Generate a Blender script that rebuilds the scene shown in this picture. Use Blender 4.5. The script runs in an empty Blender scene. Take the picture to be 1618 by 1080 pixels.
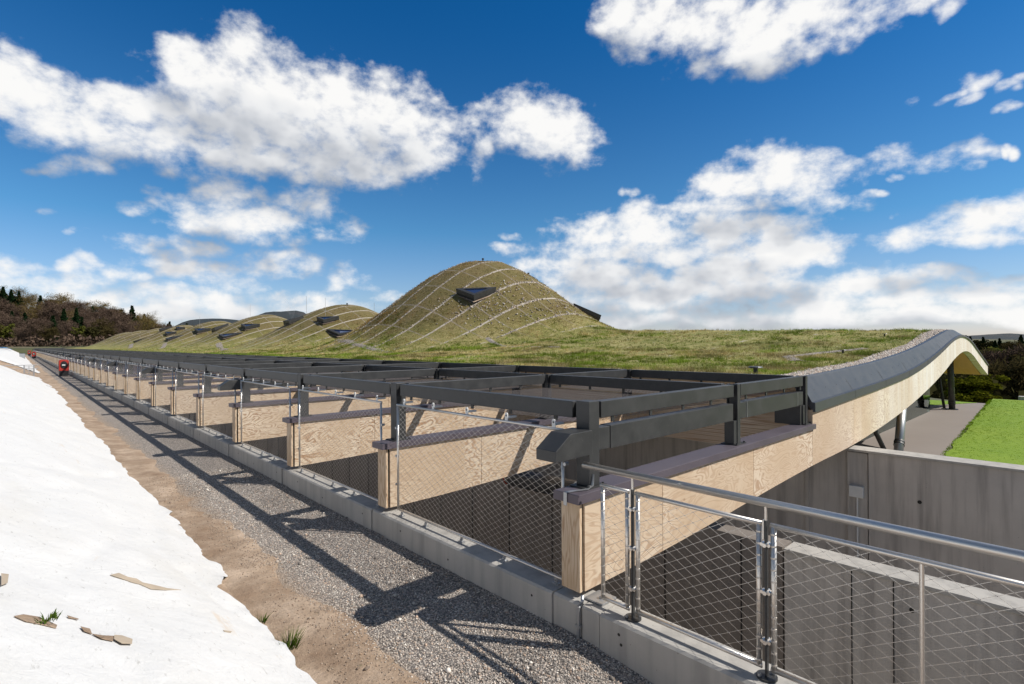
import bpy, bmesh, math, random
import numpy as np
from mathutils import Vector, Matrix
random.seed(7); RNG = np.random.default_rng(7)
S = bpy.context.scene
COL = S.collection
R = math.radians
YAW = R(42.85)                      # the view axis, measured from +Y towards +X
CY, SY, F = math.cos(YAW), math.sin(YAW), 845.0
H = 2.54                            # eye height above the gravel

# ------------------------------------------------------------------ helpers
KIDS = {}                            # children of every parent, so copies need no search
class MB:
    """collects shapes, links them as one mesh object"""
    def __init__(s): s.v, s.f, s.m, s.cur = [], [], [], 0
    def add(s, v, f):
        n = len(s.v); s.v += [tuple(p) for p in v]; s.f += [tuple(i + n for i in q) for q in f]; s.m += [s.cur]*len(f); return s
    def box(s, x0, x1, y0, y1, z0, z1):
        return s.add([(x0,y0,z0),(x1,y0,z0),(x1,y1,z0),(x0,y1,z0),(x0,y0,z1),(x1,y0,z1),(x1,y1,z1),(x0,y1,z1)],
                     [(0,3,2,1),(4,5,6,7),(0,1,5,4),(1,2,6,5),(2,3,7,6),(3,0,4,7)])
    def prism(s, outline, axis, a, b):
        """outline: 2-D points; axis 'x','y','z' = extrusion axis from a to b"""
        n = len(outline)
        def P(p, t): return {'x': (t, p[0], p[1]), 'y': (p[0], t, p[1]), 'z': (p[0], p[1], t)}[axis]
        v = [P(p, a) for p in outline] + [P(p, b) for p in outline]
        return s.add(v, [tuple(range(n))[::-1], tuple(range(n, 2*n))] + [(i, (i+1) % n, n+(i+1) % n, n+i) for i in range(n)])
    def tube(s, pts, r, n=8, caps=True):
        pts = [Vector(p) for p in pts]; base = len(s.v); m = len(pts)
        rr = r if isinstance(r, (list, tuple)) else [r]*m
        for i, p in enumerate(pts):
            t = (pts[min(i+1, m-1)] - pts[max(i-1, 0)]).normalized()
            up = Vector((0,0,1)) if abs(t.z) < .9 else Vector((1,0,0))
            a = t.cross(up).normalized(); b = t.cross(a)
            for k in range(n):
                w = 2*math.pi*k/n
                s.v.append(tuple(p + a*math.cos(w)*rr[i] + b*math.sin(w)*rr[i]))
        for i in range(m-1):
            for k in range(n):
                s.f.append((base+i*n+k, base+i*n+(k+1) % n, base+(i+1)*n+(k+1) % n, base+(i+1)*n+k))
        s.m += [s.cur]*((m-1)*n+(2 if caps else 0))
        if caps:
            s.f.append(tuple(base+k for k in range(n))[::-1]); s.f.append(tuple(base+(m-1)*n+k for k in range(n)))
        return s
    def build(s, name, mat, parent=None, bevel=0, smooth=False):
        me = bpy.data.meshes.new(name); me.from_pydata(s.v, [], s.f); me.polygons.foreach_set('material_index', s.m)
        bm = bmesh.new(); bm.from_mesh(me)
        bmesh.ops.recalc_face_normals(bm, faces=bm.faces)
        if bevel:
            ed = [e for e in bm.edges if len(e.link_faces) == 2 and e.calc_face_angle(0) > .5]
            bmesh.ops.bevel(bm, geom=ed, offset=bevel, segments=2, profile=.5, affect='EDGES')
        if smooth:
            for f in bm.faces: f.smooth = True
        bm.to_mesh(me); bm.free()
        return link(name, me, mat, parent)

def link(name, me, mat, parent=None):
    o = bpy.data.objects.new(name, me)
    for m in (mat if isinstance(mat, (list, tuple)) else [mat]): me.materials.append(m)
    COL.objects.link(o); o.parent = parent
    if parent: KIDS.setdefault(parent.name, []).append(o)
    return o
def empty(name, loc=(0,0,0), rz=0):
    o = bpy.data.objects.new(name, None); COL.objects.link(o); o.location = loc; o.rotation_euler = (0,0,rz)
    o.empty_display_size = .2
    return o
def tag(o, label=None, cat=None, group=None, kind=None):
    for k, v in (('label', label), ('category', cat), ('group', group), ('kind', kind)):
        if v: o[k] = v
    return o
def copy_tree(o, parent=None, only=None):
    c = o.copy(); COL.objects.link(c); c.parent = parent
    if parent: KIDS.setdefault(parent.name, []).append(c)
    for ch in KIDS.get(o.name, []):
        if only is None or ch.name.split('.')[0] in only: copy_tree(ch, c)
    return c
def fast_mesh(name, V, Fc, mat, parent=None, colors=None, smooth=False):
    """V (n,3), Fc (m,k) numpy; colors per vertex (n,3)"""
    me = bpy.data.meshes.new(name); V = np.asarray(V, np.float32); Fc = np.asarray(Fc, np.int32); m, k = Fc.shape
    me.vertices.add(len(V)); me.vertices.foreach_set('co', V.ravel())
    me.loops.add(m*k); me.loops.foreach_set('vertex_index', Fc.ravel())
    me.polygons.add(m); me.polygons.foreach_set('loop_start', np.arange(m, dtype=np.int32)*k)
    if smooth: me.polygons.foreach_set('use_smooth', np.ones(m, bool))
    me.update(calc_edges=True)
    if colors is not None:
        a = me.color_attributes.new('tint', 'FLOAT_COLOR', 'POINT')
        a.data.foreach_set('color', np.concatenate([np.asarray(colors, np.float32), np.ones((len(V), 1), np.float32)], 1).ravel())
    return link(name, me, mat, parent)
def at(u, v, depth):
    """point seen at photo pixel (u,v) at that depth along the view axis"""
    k = depth/F; du = u-809
    return Vector(((CY*du+SY*F)*k, (-SY*du+CY*F)*k, H-(v-543)*k))
def ordinal(n):
    a = 'zeroth first second third fourth fifth sixth seventh eighth ninth tenth eleventh twelfth thirteenth fourteenth fifteenth sixteenth seventeenth eighteenth nineteenth'.split()
    if n < 20: return a[n]
    t = {2:'twenty',3:'thirty',4:'forty',5:'fifty',6:'sixty',7:'seventy'}[n//10]
    return (t+'-'+a[n%10]) if n % 10 else t[:-1]+'ieth'

# ------------------------------------------------------------------ node materials
class NT:
    def __init__(s, tree): s.t = tree
    def n(s, typ, ins=None, **props):
        nd = s.t.nodes.new(typ)
        for k, v in props.items(): setattr(nd, k, v)
        for k, v in (ins or {}).items():
            sk = nd.inputs[k]
            if isinstance(v, bpy.types.NodeSocket): s.t.links.new(v, sk)
            else: sk.default_value = v
        return nd
    def math(s, op, a, b=0.0, c=0.0, clamp=False):
        return s.n('ShaderNodeMath', {0: a, 1: b, 2: c}, operation=op, use_clamp=clamp).outputs[0]
    def vmath(s, op, a, b=(0,0,0), c=(0,0,0)):
        nd = s.n('ShaderNodeVectorMath', {0: a, 1: b, 2: c}, operation=op)
        return nd.outputs['Value'] if op in ('LENGTH', 'DOT_PRODUCT', 'DISTANCE') else nd.outputs[0]
    def noise(s, vec, scale, detail=4, rough=.55, dist=0, out=0, **k):
        return s.n('ShaderNodeTexNoise', {'Vector': vec, 'Scale': scale, 'Detail': detail, 'Roughness': rough, 'Distortion': dist}, **k).outputs[out]
    def voro(s, vec, scale, out='Distance', **k):
        return s.n('ShaderNodeTexVoronoi', {'Vector': vec, 'Scale': scale}, **k).outputs[out]
    def ramp(s, fac, stops, interp='LINEAR'):
        nd = s.n('ShaderNodeValToRGB', {0: fac}); cr = nd.color_ramp; cr.interpolation = interp
        while len(cr.elements) < len(stops): cr.elements.new(.5)
        for e, (p, c) in zip(cr.elements, stops):
            e.position = p; e.color = tuple(c)+(1,) if isinstance(c, (tuple, list)) else (c, c, c, 1)
        return nd.outputs[0]
    def mix(s, fac, a, b, mode='MIX'):
        def col(x): return tuple(x)+(1,) if isinstance(x, tuple) and len(x) == 3 else x
        nd = s.n('ShaderNodeMix', data_type='RGBA', blend_type=mode)
        for i, v in ((0, fac), (6, col(a)), (7, col(b))):
            if isinstance(v, bpy.types.NodeSocket): s.t.links.new(v, nd.inputs[i])
            else: nd.inputs[i].default_value = v
        return nd.outputs[2]
    def scale(s, vec, sc): return s.vmath('MULTIPLY', vec, sc)
    def obj(s): return s.n('ShaderNodeTexCoord').outputs['Object']
    def pos(s): return s.n('ShaderNodeNewGeometry').outputs['Position']
    def sep(s, v): return s.n('ShaderNodeSeparateXYZ', {0: v}).outputs
    def step(s, x, a, b): return s.n('ShaderNodeMapRange', {0: x, 1: a, 2: b, 3: 0.0, 4: 1.0}, interpolation_type='SMOOTHSTEP').outputs[0]
    def bump(s, h, strength=.3, dist=.01): return s.n('ShaderNodeBump', {'Height': h, 'Strength': strength, 'Distance': dist}).outputs[0]
def material(name, fn):
    m = bpy.data.materials.new(name); m.use_nodes = True; t = m.node_tree; t.nodes.clear(); g = NT(t)
    out = g.n('ShaderNodeOutputMaterial')
    res = fn(g)
    if isinstance(res, dict):
        b = g.n('ShaderNodeBsdfPrincipled')
        for k, v in res.items():
            if isinstance(v, bpy.types.NodeSocket): t.links.new(v, b.inputs[k])
            else: b.inputs[k].default_value = tuple(v)+(1,) if isinstance(v, tuple) and len(v) == 3 else v
        sh = b.outputs[0]
    else: sh = res
    t.links.new(sh, out.inputs[0])
    return m

def m_timber(g, end=False):
    p = g.pos(); ob = g.obj()
    x, y, z = g.sep(p)
    pan = g.math('FLOOR', g.math('DIVIDE', g.math('SUBTRACT', x, .45), 2.1))           # one board every 2.1 m
    off = g.n('ShaderNodeCombineXYZ', {0: g.math('MULTIPLY', pan, 7.3), 1: g.math('MULTIPLY', g.n('ShaderNodeObjectInfo').outputs['Random'], 37.0), 2: g.math('MULTIPLY', pan, 3.1)}).outputs[0]
    q = g.vmath('ADD', g.scale(p, (2.0, .15, 6.5) if not end else (7, 7, .8)), off)
    n1 = g.noise(q, .55, 3, .5, .6)
    rings = g.math('PINGPONG', g.math('MULTIPLY', n1, 17.0), .5)
    line = g.step(rings, .02, .34)
    patch = g.noise(g.vmath('ADD', p, off), .9, 3, .6)
    fine = g.noise(g.scale(p, (3, 60, 90) if not end else (90, 90, 4)), 1.0, 3, .6)
    base = g.mix(g.step(patch, .3, .7), (.58, .42, .265), (.84, .725, .565))
    base = g.mix(g.math('MULTIPLY', g.math('SUBTRACT', 1.0, line), g.math('ADD', .4, g.math('MULTIPLY', g.step(patch, .4, .6), .55))), base, (.33, .165, .07))
    base = g.mix(g.math('MULTIPLY', fine, .35), base, (.50, .33, .19))
    kn = g.voro(g.vmath('ADD', g.scale(p, (1, .05, 1.6)), off), 3.2)
    knot = g.math('SUBTRACT', 1.0, g.step(kn, .03, .085))
    base = g.mix(g.math('MULTIPLY', knot, .8), base, (.25, .12, .05))
    pv = g.n('ShaderNodeTexWhiteNoise', {'Vector': off}).outputs['Value']
    base = g.mix(g.math('MULTIPLY', pv, .45), base, (.50, .40, .30))
    # grey weathering along the exposed far part of the beam, streaky
    st = g.noise(g.scale(p, (3.2, 3, .25)), 1.0, 3, .6)
    we = g.math('MULTIPLY', g.step(x, 8.0, 19.0), g.math('ADD', .5, g.math('MULTIPLY', g.step(st, .4, .65), .5)))
    base = g.mix(we, base, (.80, .745, .715))
    return {'Base Color': base, 'Roughness': .75, 'Normal': g.bump(g.math('ADD', line, fine), .18, .004)}
def m_soffit(g):
    p = g.pos(); n = g.noise(g.scale(p, (2, 9, 2)), 1, 4, .6)
    return {'Base Color': g.mix(n, (.55, .25, .06), (.75, .42, .14)), 'Roughness': .6}
def m_steel(g):
    p = g.pos(); n = g.noise(p, 5, 5, .65); d = g.noise(p, 55, 3, .7)
    c = g.mix(g.step(n, .35, .75), (.033, .0335, .034), (.052, .052, .051))
    c = g.mix(g.math('MULTIPLY', g.step(d, .64, .76), .4), c, (.17, .16, .15))
    return {'Base Color': c, 'Roughness': g.math('ADD', .36, g.math('MULTIPLY', n, .22)), 'Specular IOR Level': .5, 'Normal': g.bump(n, .05, .004)}
def m_cap(g):
    p = g.pos(); n = g.noise(p, 3, 5, .6); d = g.noise(g.scale(p, (1, 1, 4)), 30, 3, .6)
    c = g.mix(n, (.095, .078, .095), (.145, .125, .145))
    c = g.mix(g.math('MULTIPLY', g.step(d, .6, .8), .4), c, (.22, .20, .20))
    return {'Base Color': c, 'Roughness': g.math('ADD', .38, g.math('MULTIPLY', n, .25)), 'Metallic': .25}
def m_gutter(g):
    p = g.pos(); n = g.noise(p, 4, 5, .6); d = g.noise(g.scale(p, (1, 1, .3)), 12, 4, .7)
    c = g.mix(n, (.058, .062, .070), (.088, .093, .102))
    c = g.mix(g.math('MULTIPLY', g.step(d, .55, .8), .3), c, (.13, .13, .12))
    return {'Base Color': c, 'Roughness': g.math('ADD', .32, g.math('MULTIPLY', n, .2)), 'Metallic': .2}
def m_stainless(g):
    return {'Base Color': (.72, .68, .63), 'Metallic': .85, 'Roughness': .36}
def m_wire(g): return {'Base Color': (.62, .59, .55), 'Metallic': .7, 'Roughness': .38}
def m_netdark(g): return {'Base Color': (.16, .14, .13), 'Metallic': .4, 'Roughness': .5}
def m_concrete(g, dark=0):
    p = g.pos(); n = g.noise(p, 1.6, 6, .65); f = g.noise(p, 45, 4, .7); st = g.noise(g.scale(p, (5, 5, .35)), 1.2, 4, .6)
    if dark == 1:
        s3 = g.noise(g.scale(p, (9, 9, .25)), 1.0, 4, .7)
        c = g.mix(n, (.42, .39, .355), (.66, .615, .565)); c = g.mix(g.math('MULTIPLY', g.step(st, .42, .72), .65), c, (.21, .19, .175)); c = g.mix(g.math('MULTIPLY', g.step(s3, .5, .75), .28), c, (.60, .57, .53))
    elif dark:  # under-canopy wall: the shade beneath the fins is put into this darker brown
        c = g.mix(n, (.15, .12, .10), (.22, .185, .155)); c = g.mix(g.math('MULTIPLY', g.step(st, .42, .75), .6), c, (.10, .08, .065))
    else:
        c = g.mix(n, (.32, .305, .28), (.56, .53, .48)); c = g.mix(g.math('MULTIPLY', g.step(st, .42, .72), .6), c, (.23, .22, .205))
    c = g.mix(g.math('MULTIPLY', f, .25), c, (.5, .48, .45))
    v = g.voro(p, 16); hole = g.math('SUBTRACT', 1.0, g.step(v, .04, .09)); hm = g.math('MULTIPLY', hole, g.step(g.noise(p, 7, 2), .52, .6))
    c = g.mix(g.math('MULTIPLY', hm, .75), c, (.09, .085, .08))
    return {'Base Color': c, 'Roughness': .85, 'Normal': g.bump(g.math('SUBTRACT', g.math('ADD', g.math('MULTIPLY', n, .6), g.math('MULTIPLY', f, .25)), hm), .35, .008)}
def m_gravel(g):
    p = g.pos(); pd = g.vmath('ADD', p, g.scale(g.noise(p, 30, 2, out=1), (.012, .012, .012)))
    v = g.n('ShaderNodeTexVoronoi', {'Vector': pd, 'Scale': 62.0}); big = g.noise(p, 1.3, 4, .6)
    r = g.n('ShaderNodeTexWhiteNoise', {'Vector': v.outputs['Position']}).outputs['Value']
    c = g.ramp(r, [(0, (.18, .16, .14)), (.3, (.34, .30, .26)), (.6, (.49, .425, .365)), (.8, (.58, .455, .36)), (1, (.76, .69, .60))])
    c = g.mix(g.step(v.outputs['Distance'], .35, .75), c, (.11, .095, .085))
    c = g.mix(g.math('MULTIPLY', big, .3), c, (.26, .24, .22))
    x = g.sep(p)[0]
    edge = g.step(g.math('ADD', x, g.math('MULTIPLY', g.noise(p, 3.5, 5, .7), .7)), 2.05, 2.6)      # sandy where the dirt has washed in
    c = g.mix(edge, (.40, .29, .195), c)
    return {'Base Color': c, 'Roughness': .9, 'Normal': g.bump(g.math('SUBTRACT', 1.0, v.outputs['Distance']), .9, .012)}
def m_stone(g):
    a = g.n('ShaderNodeVertexColor', layer_name='tint').outputs[0]
    return {'Base Color': a, 'Roughness': .85}
def m_dirt(g):
    p = g.pos(); n = g.noise(p, 2.2, 6, .65); f = g.noise(p, 38, 5, .75); cl = g.noise(p, 14, 5, .7)
    c = g.ramp(n, [(.3, (.27, .18, .115)), (.48, (.38, .275, .19)), (.66, (.54, .41, .30))])
    c = g.mix(g.math('MULTIPLY', g.step(f, .52, .7), .55), c, (.17, .115, .075))
    c = g.mix(g.math('MULTIPLY', g.step(cl, .6, .72), .6), c, (.15, .14, .07))
    return {'Base Color': c, 'Roughness': .95, 'Normal': g.bump(g.math('ADD', g.math('MULTIPLY', cl, .8), g.math('MULTIPLY', f, .5)), .9, .03)}
def m_tarp(g):
    p = g.pos(); q = g.scale(p, (1, .45, 1)); n = g.noise(q, 1.2, 5, .6); f = g.noise(g.scale(p, (3, 1, 3)), 9, 6, .72); w = g.noise(p, 4, 6, .65, 1.2)
    c = g.mix(g.math('MULTIPLY', g.step(n, .5, .75), .5), (.70, .695, .68), (.63, .61, .565))
    c = g.mix(g.math('MULTIPLY', g.step(f, .585, .70), .62), c, (.40, .385, .355))
    s2 = g.noise(g.scale(p, (2.2, .5, 2)), 1.7, 5, .7)
    c = g.mix(g.math('MULTIPLY', g.step(s2, .63, .74), .45), c, (.62, .48, .33))
    fib = g.noise(g.scale(p, (60, 60, 60)), 1, 3, .7)
    return {'Base Color': c, 'Roughness': .9, 'Normal': g.bump(g.math('ADD', g.math('MULTIPLY', w, .8), g.math('ADD', g.math('MULTIPLY', fib, .06), g.math('MULTIPLY', g.noise(g.scale(p, (2, .8, 2)), 16, 6, .7, .8), .4))), .5, .03)}
def m_turf(g):
    p = g.pos(); x, y, z = g.sep(p)
    dm = g.n('ShaderNodeAttribute', attribute_name='dome').outputs['Fac']
    n = g.noise(p, .5, 5, .65); m = g.noise(p, 3.2, 6, .72); f = g.noise(p, 17, 5, .75)
    c = g.ramp(g.math('ADD', g.math('MULTIPLY', n, .5), g.math('MULTIPLY', m, .5)), [(.34, (.10, .125, .022)), (.47, (.23, .225, .055)), (.58, (.37, .32, .12)), (.7, (.48, .40, .21))])
    c = g.mix(g.math('MULTIPLY', dm, g.math('ADD', .45, g.math('MULTIPLY', n, .5))), c, (.125, .082, .034))
    c = g.mix(g.math('MULTIPLY', g.step(f, .5, .75), .55), c, (.060, .058, .018))
    wob = g.math('MULTIPLY', g.math('SUBTRACT', g.noise(p, 4, 3), .5), .12)
    def line(co, off, w):
        t = g.math('PINGPONG', g.math('ADD', g.math('ADD', co, off), wob), .7875)
        return g.math('SUBTRACT', 1.0, g.step(t, w*.5, w*.5+.035))
    la = line(y, GY, .085); lb = line(x, GX, .028)
    brk = g.step(g.math('ADD', g.noise(p, .8, 4, .7), g.math('MULTIPLY', dm, .6)), .56, .66)
    sto = g.voro(p, 40); pale = g.mix(sto, (.62, .56, .48), (.34, .29, .24))
    c = g.mix(g.math('MULTIPLY', la, brk), c, pale)
    c = g.mix(g.math('MULTIPLY', g.math('MULTIPLY', lb, brk), g.math('ADD', .4, g.math('MULTIPLY', dm, .5))), c, (.27, .225, .18))
    return {'Base Color': c, 'Roughness': .95, 'Normal': g.bump(g.math('ADD', m, g.math('MULTIPLY', f, .5)), .8, .07)}
def m_blade(g):
    a = g.n('ShaderNodeVertexColor', layer_name='tint').outputs[0]
    d = g.n('ShaderNodeBsdfDiffuse', {'Color': a}).outputs[0]; t = g.n('ShaderNodeBsdfTranslucent', {'Color': a}).outputs[0]
    return g.n('ShaderNodeMixShader', {0: .3, 1: d, 2: t}).outputs[0]
def leaf(c0, c1, tr=.25):
    def fn(g):
        r = g.n('ShaderNodeObjectInfo').outputs['Random']; p = g.obj(); n = g.noise(p, .8, 4, .7)
        c = g.mix(g.math('ADD', g.math('MULTIPLY', n, .8), g.math('MULTIPLY', r, .35)), c0, c1)
        d = g.n('ShaderNodeBsdfDiffuse', {'Color': c}).outputs[0]; t = g.n('ShaderNodeBsdfTranslucent', {'Color': c}).outputs[0]
        return g.n('ShaderNodeMixShader', {0: tr, 1: d, 2: t}).outputs[0]
    return fn
def flat(c, rough=.6, metal=0.0, var=.15):
    def fn(g):
        n = g.noise(g.obj(), 6, 4, .6)
        return {'Base Color': g.mix(n, tuple(x*(1-var) for x in c), tuple(min(1, x*(1+var)) for x in c)), 'Roughness': rough, 'Metallic': metal}
    return fn
def m_glass(g): return {'Base Color': (.010, .028, .095), 'Roughness': .06, 'Specular IOR Level': .5}
def m_curtain(g):
    a = g.n('ShaderNodeBsdfTransparent', {'Color': (.62, .72, .70, 1)}).outputs[0]; b = g.n('ShaderNodeBsdfGlossy', {'Color': (.75, .85, .85, 1), 'Roughness': .02}).outputs[0]
    fr = g.n('ShaderNodeFresnel', {'IOR': 1.55}).outputs[0]
    return g.n('ShaderNodeMixShader', {0: g.math('ADD', .08, fr, clamp=True), 1: a, 2: b}).outputs[0]
def m_lawn(g):
    p = g.pos(); n = g.noise(p, .25, 4, .6); m = g.noise(p, 5, 6, .75)
    c = g.mix(n, (.14, .27, .012), (.25, .33, .018)); c = g.mix(g.math('MULTIPLY', g.step(m, .45, .7), .5), c, (.10, .20, .010))
    return {'Base Color': c, 'Roughness': .9, 'Normal': g.bump(m, .8, .05)}
def m_path(g):
    p = g.pos(); n = g.noise(p, .7, 5, .6); f = g.noise(p, 60, 3, .7)
    c = g.mix(n, (.235, .20, .175), (.295, .255, .225)); c = g.mix(g.math('MULTIPLY', f, .4), c, (.20, .17, .15))
    return {'Base Color': c, 'Roughness': .85, 'Normal': g.bump(f, .3, .004)}
def m_ground(g):
    p = g.pos(); n = g.noise(p, .02, 6, .65); m = g.noise(p, .4, 5, .7)
    c = g.ramp(n, [(.35, (.05, .075, .018)), (.5, (.10, .10, .04)), (.62, (.21, .155, .085))]); c = g.mix(g.math('MULTIPLY', m, .5), c, (.06, .06, .025))
    return {'Base Color': c, 'Roughness': .95}
def m_moor(g):
    p = g.pos(); n = g.noise(p, .004, 6, .65); m = g.noise(p, .03, 5, .7)
    c = g.ramp(n, [(.35, (.016, .024, .028)), (.5, (.026, .032, .034)), (.65, (.046, .040, .040))]); c = g.mix(g.math('MULTIPLY', m, .4), c, (.03, .045, .045))
    return {'Base Color': c, 'Roughness': 1.0}
GX, GY = 1.575-(17.95 % 1.575), 1.575-(22.3 % 1.575)
M = {k: material(k, f) for k, f in dict(
    timber=m_timber, timber_end=lambda g: m_timber(g, True), soffit=m_soffit, black_steel=m_steel, cap_metal=m_cap, gutter_metal=m_gutter, stainless=m_stainless, wire=m_wire, dark_net=m_netdark,
    concrete=m_concrete, dark_concrete=lambda g: m_concrete(g, 1), shade_brown_concrete=lambda g: m_concrete(g, 2), gravel=m_gravel, stone=m_stone, dirt=m_dirt, sheeting=m_tarp, turf=m_turf, blade=m_blade, glass=m_glass, curtain=m_curtain,
    lawn=m_lawn, paving=m_path, ground=m_ground, moor=m_moor,
    black_plastic=flat((.018, .018, .02), .4), dark_void=flat((.03, .027, .025), .9), white_plate=flat((.72, .72, .70), .5), galvanised=flat((.42, .43, .44), .42, .7), red_paint=flat((.40, .03, .018), .5),
    blue_plastic=flat((.05, .22, .5), .5), bark=flat((.10, .075, .06), .9), rust_stone=flat((.44, .36, .27), .95, 0.0, .35),
    twig=leaf((.070, .048, .036), (.150, .105, .078), .05), bud=leaf((.055, .045, .018), (.10, .078, .032)), larch=leaf((.14, .105, .04), (.22, .16, .065)),
    needle=leaf((.009, .022, .010), (.022, .045, .016), .08), fresh=leaf((.06, .075, .016), (.14, .145, .03)), bright=leaf((.06, .075, .008), (.15, .15, .012)), olive=leaf((.030, .032, .012), (.065, .058, .022), .12),
).items()}

# ------------------------------------------------------------------ camera, sun, sky
cam = bpy.data.cameras.new('camera'); co = bpy.data.objects.new('camera', cam); COL.objects.link(co); S.camera = co
cam.sensor_width = 36; cam.lens = 36*F/1618; cam.clip_end = 20000; cam.clip_start = .05; cam.shift_y = 3/1618
co.location = (0, 0, H); co.rotation_euler = (R(90), R(0.3), -YAW)
sun_az, sun_el = R(143.5), R(43.0)
sd = Vector((math.sin(sun_az)*math.cos(sun_el), math.cos(sun_az)*math.cos(sun_el), math.sin(sun_el)))
sl = bpy.data.lights.new('sun', 'SUN'); sl.energy = 4.7; sl.angle = R(.55); sl.color = (1, .95, .88)
so = bpy.data.objects.new('sun', sl); COL.objects.link(so); so.rotation_euler = sd.to_track_quat('Z', 'Y').to_euler(); so.location = (0, -30, 40)

CLOUDS = [  # photo-space centre and radii turned into directions at infinity: (u, v, ru, rv, weight)
 (-20,105,90,55,1),(40,140,80,50,1),(90,175,85,48,1),(160,190,90,50,1),(240,200,95,52,1),(310,215,90,55,1),(300,100,45,38,1),(350,125,75,50,1),(430,135,100,62,1.1),(500,155,90,62,1.1),(430,205,150,62,1.15),
 (560,185,100,68,1.1),(620,190,85,60,1.1),(665,215,52,60,1),(540,250,120,40,1),(620,262,70,30,.9),(200,75,60,22,-.05),
 (795,160,36,30,1),(838,195,62,46,1),(890,215,58,44,1),(945,222,28,14,.7),(850,240,40,28,.9),(755,255,26,24,.7),(728,205,36,22,.6),
 (1000,5,62,42,1),(1080,30,90,52,1),(1180,55,110,55,1.05),(1280,35,100,52,1),(1215,100,50,28,.75),(1350,5,70,25,.8),(1490,0,55,20,.75),(1130,85,60,20,.6),
 (1535,128,42,16,.8),(1500,148,40,9,.6),(1590,138,30,9,.6),(1590,162,26,9,.7),(1425,155,18,11,.4),(1618,120,20,8,.5),
 (1390,258,40,14,.85),(1450,243,48,22,.95),(1500,235,52,22,.9),(1540,232,30,20,.7),(1590,240,20,17,.7),(1424,281,22,9,.6),(1525,262,14,16,.5),
 (1105,318,52,13,.9),(1160,292,60,30,1),(1215,280,70,36,1.1),(1270,290,70,36,1),(1330,285,32,24,.9),(1310,330,42,26,.9),(1180,325,110,18,.8),(1372,315,22,9,.6),
 (880,398,70,18,.9),(950,378,75,38,1),(1020,362,70,36,1.05),(1110,372,110,32,1.05),(1220,370,70,30,1),(1040,400,160,22,1),(1310,378,40,10,.6),
 (880,430,60,28,.9),(960,440,90,32,.9),(1150,425,90,28,1),(1230,405,90,30,1.05),(1290,405,50,28,1),(1180,450,120,22,1),(1090,455,70,24,.9),(900,475,90,24,.9),(1050,480,80,20,.9),
 (1410,388,50,13,.85),(1470,378,75,22,1),(1560,352,95,34,1.1),(1618,345,60,30,1.1),(1540,385,120,14,1),(1405,352,13,8,.6),
 (1340,455,110,20,.9),(1440,448,90,16,.85),(1530,445,80,15,.85),(1300,482,130,18,.9),(1480,478,150,18,.9),(1600,470,80,16,.85),(1180,500,200,16,.9),(1400,505,260,16,.9),(1600,505,130,16,.9),(960,508,130,16,.85),
 (118,270,40,20,.75),(80,268,20,10,.4),(376,270,34,12,.6),(228,298,34,10,.45),(90,333,20,7,.4),(135,362,24,7,.35),
 (235,322,46,14,.8),(300,318,60,22,.9),(360,312,60,30,1),(400,345,90,30,.9),(470,372,60,18,.8),(500,325,48,30,.9),(520,352,46,24,.85),(320,350,80,18,.7),
 (250,375,70,16,.85),(310,390,60,16,.8),(440,412,52,22,.95),(340,428,80,22,.9),(270,412,60,16,.7),
 (30,425,60,20,.8),(135,410,30,18,.8),(180,435,60,20,.8),(90,445,90,16,.65),(150,470,150,18,.8),(290,465,90,20,.85),(340,480,80,18,.85),(230,495,120,14,.9),(420,465,50,16,.7),(490,468,70,16,.75),(545,440,34,22,.95),(585,452,24,13,.8),(520,485,90,14,.8),(630,470,40,12,.5),
 (990,302,20,10,.6),(880,347,24,8,.45),(810,375,20,12,.2),
]
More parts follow.
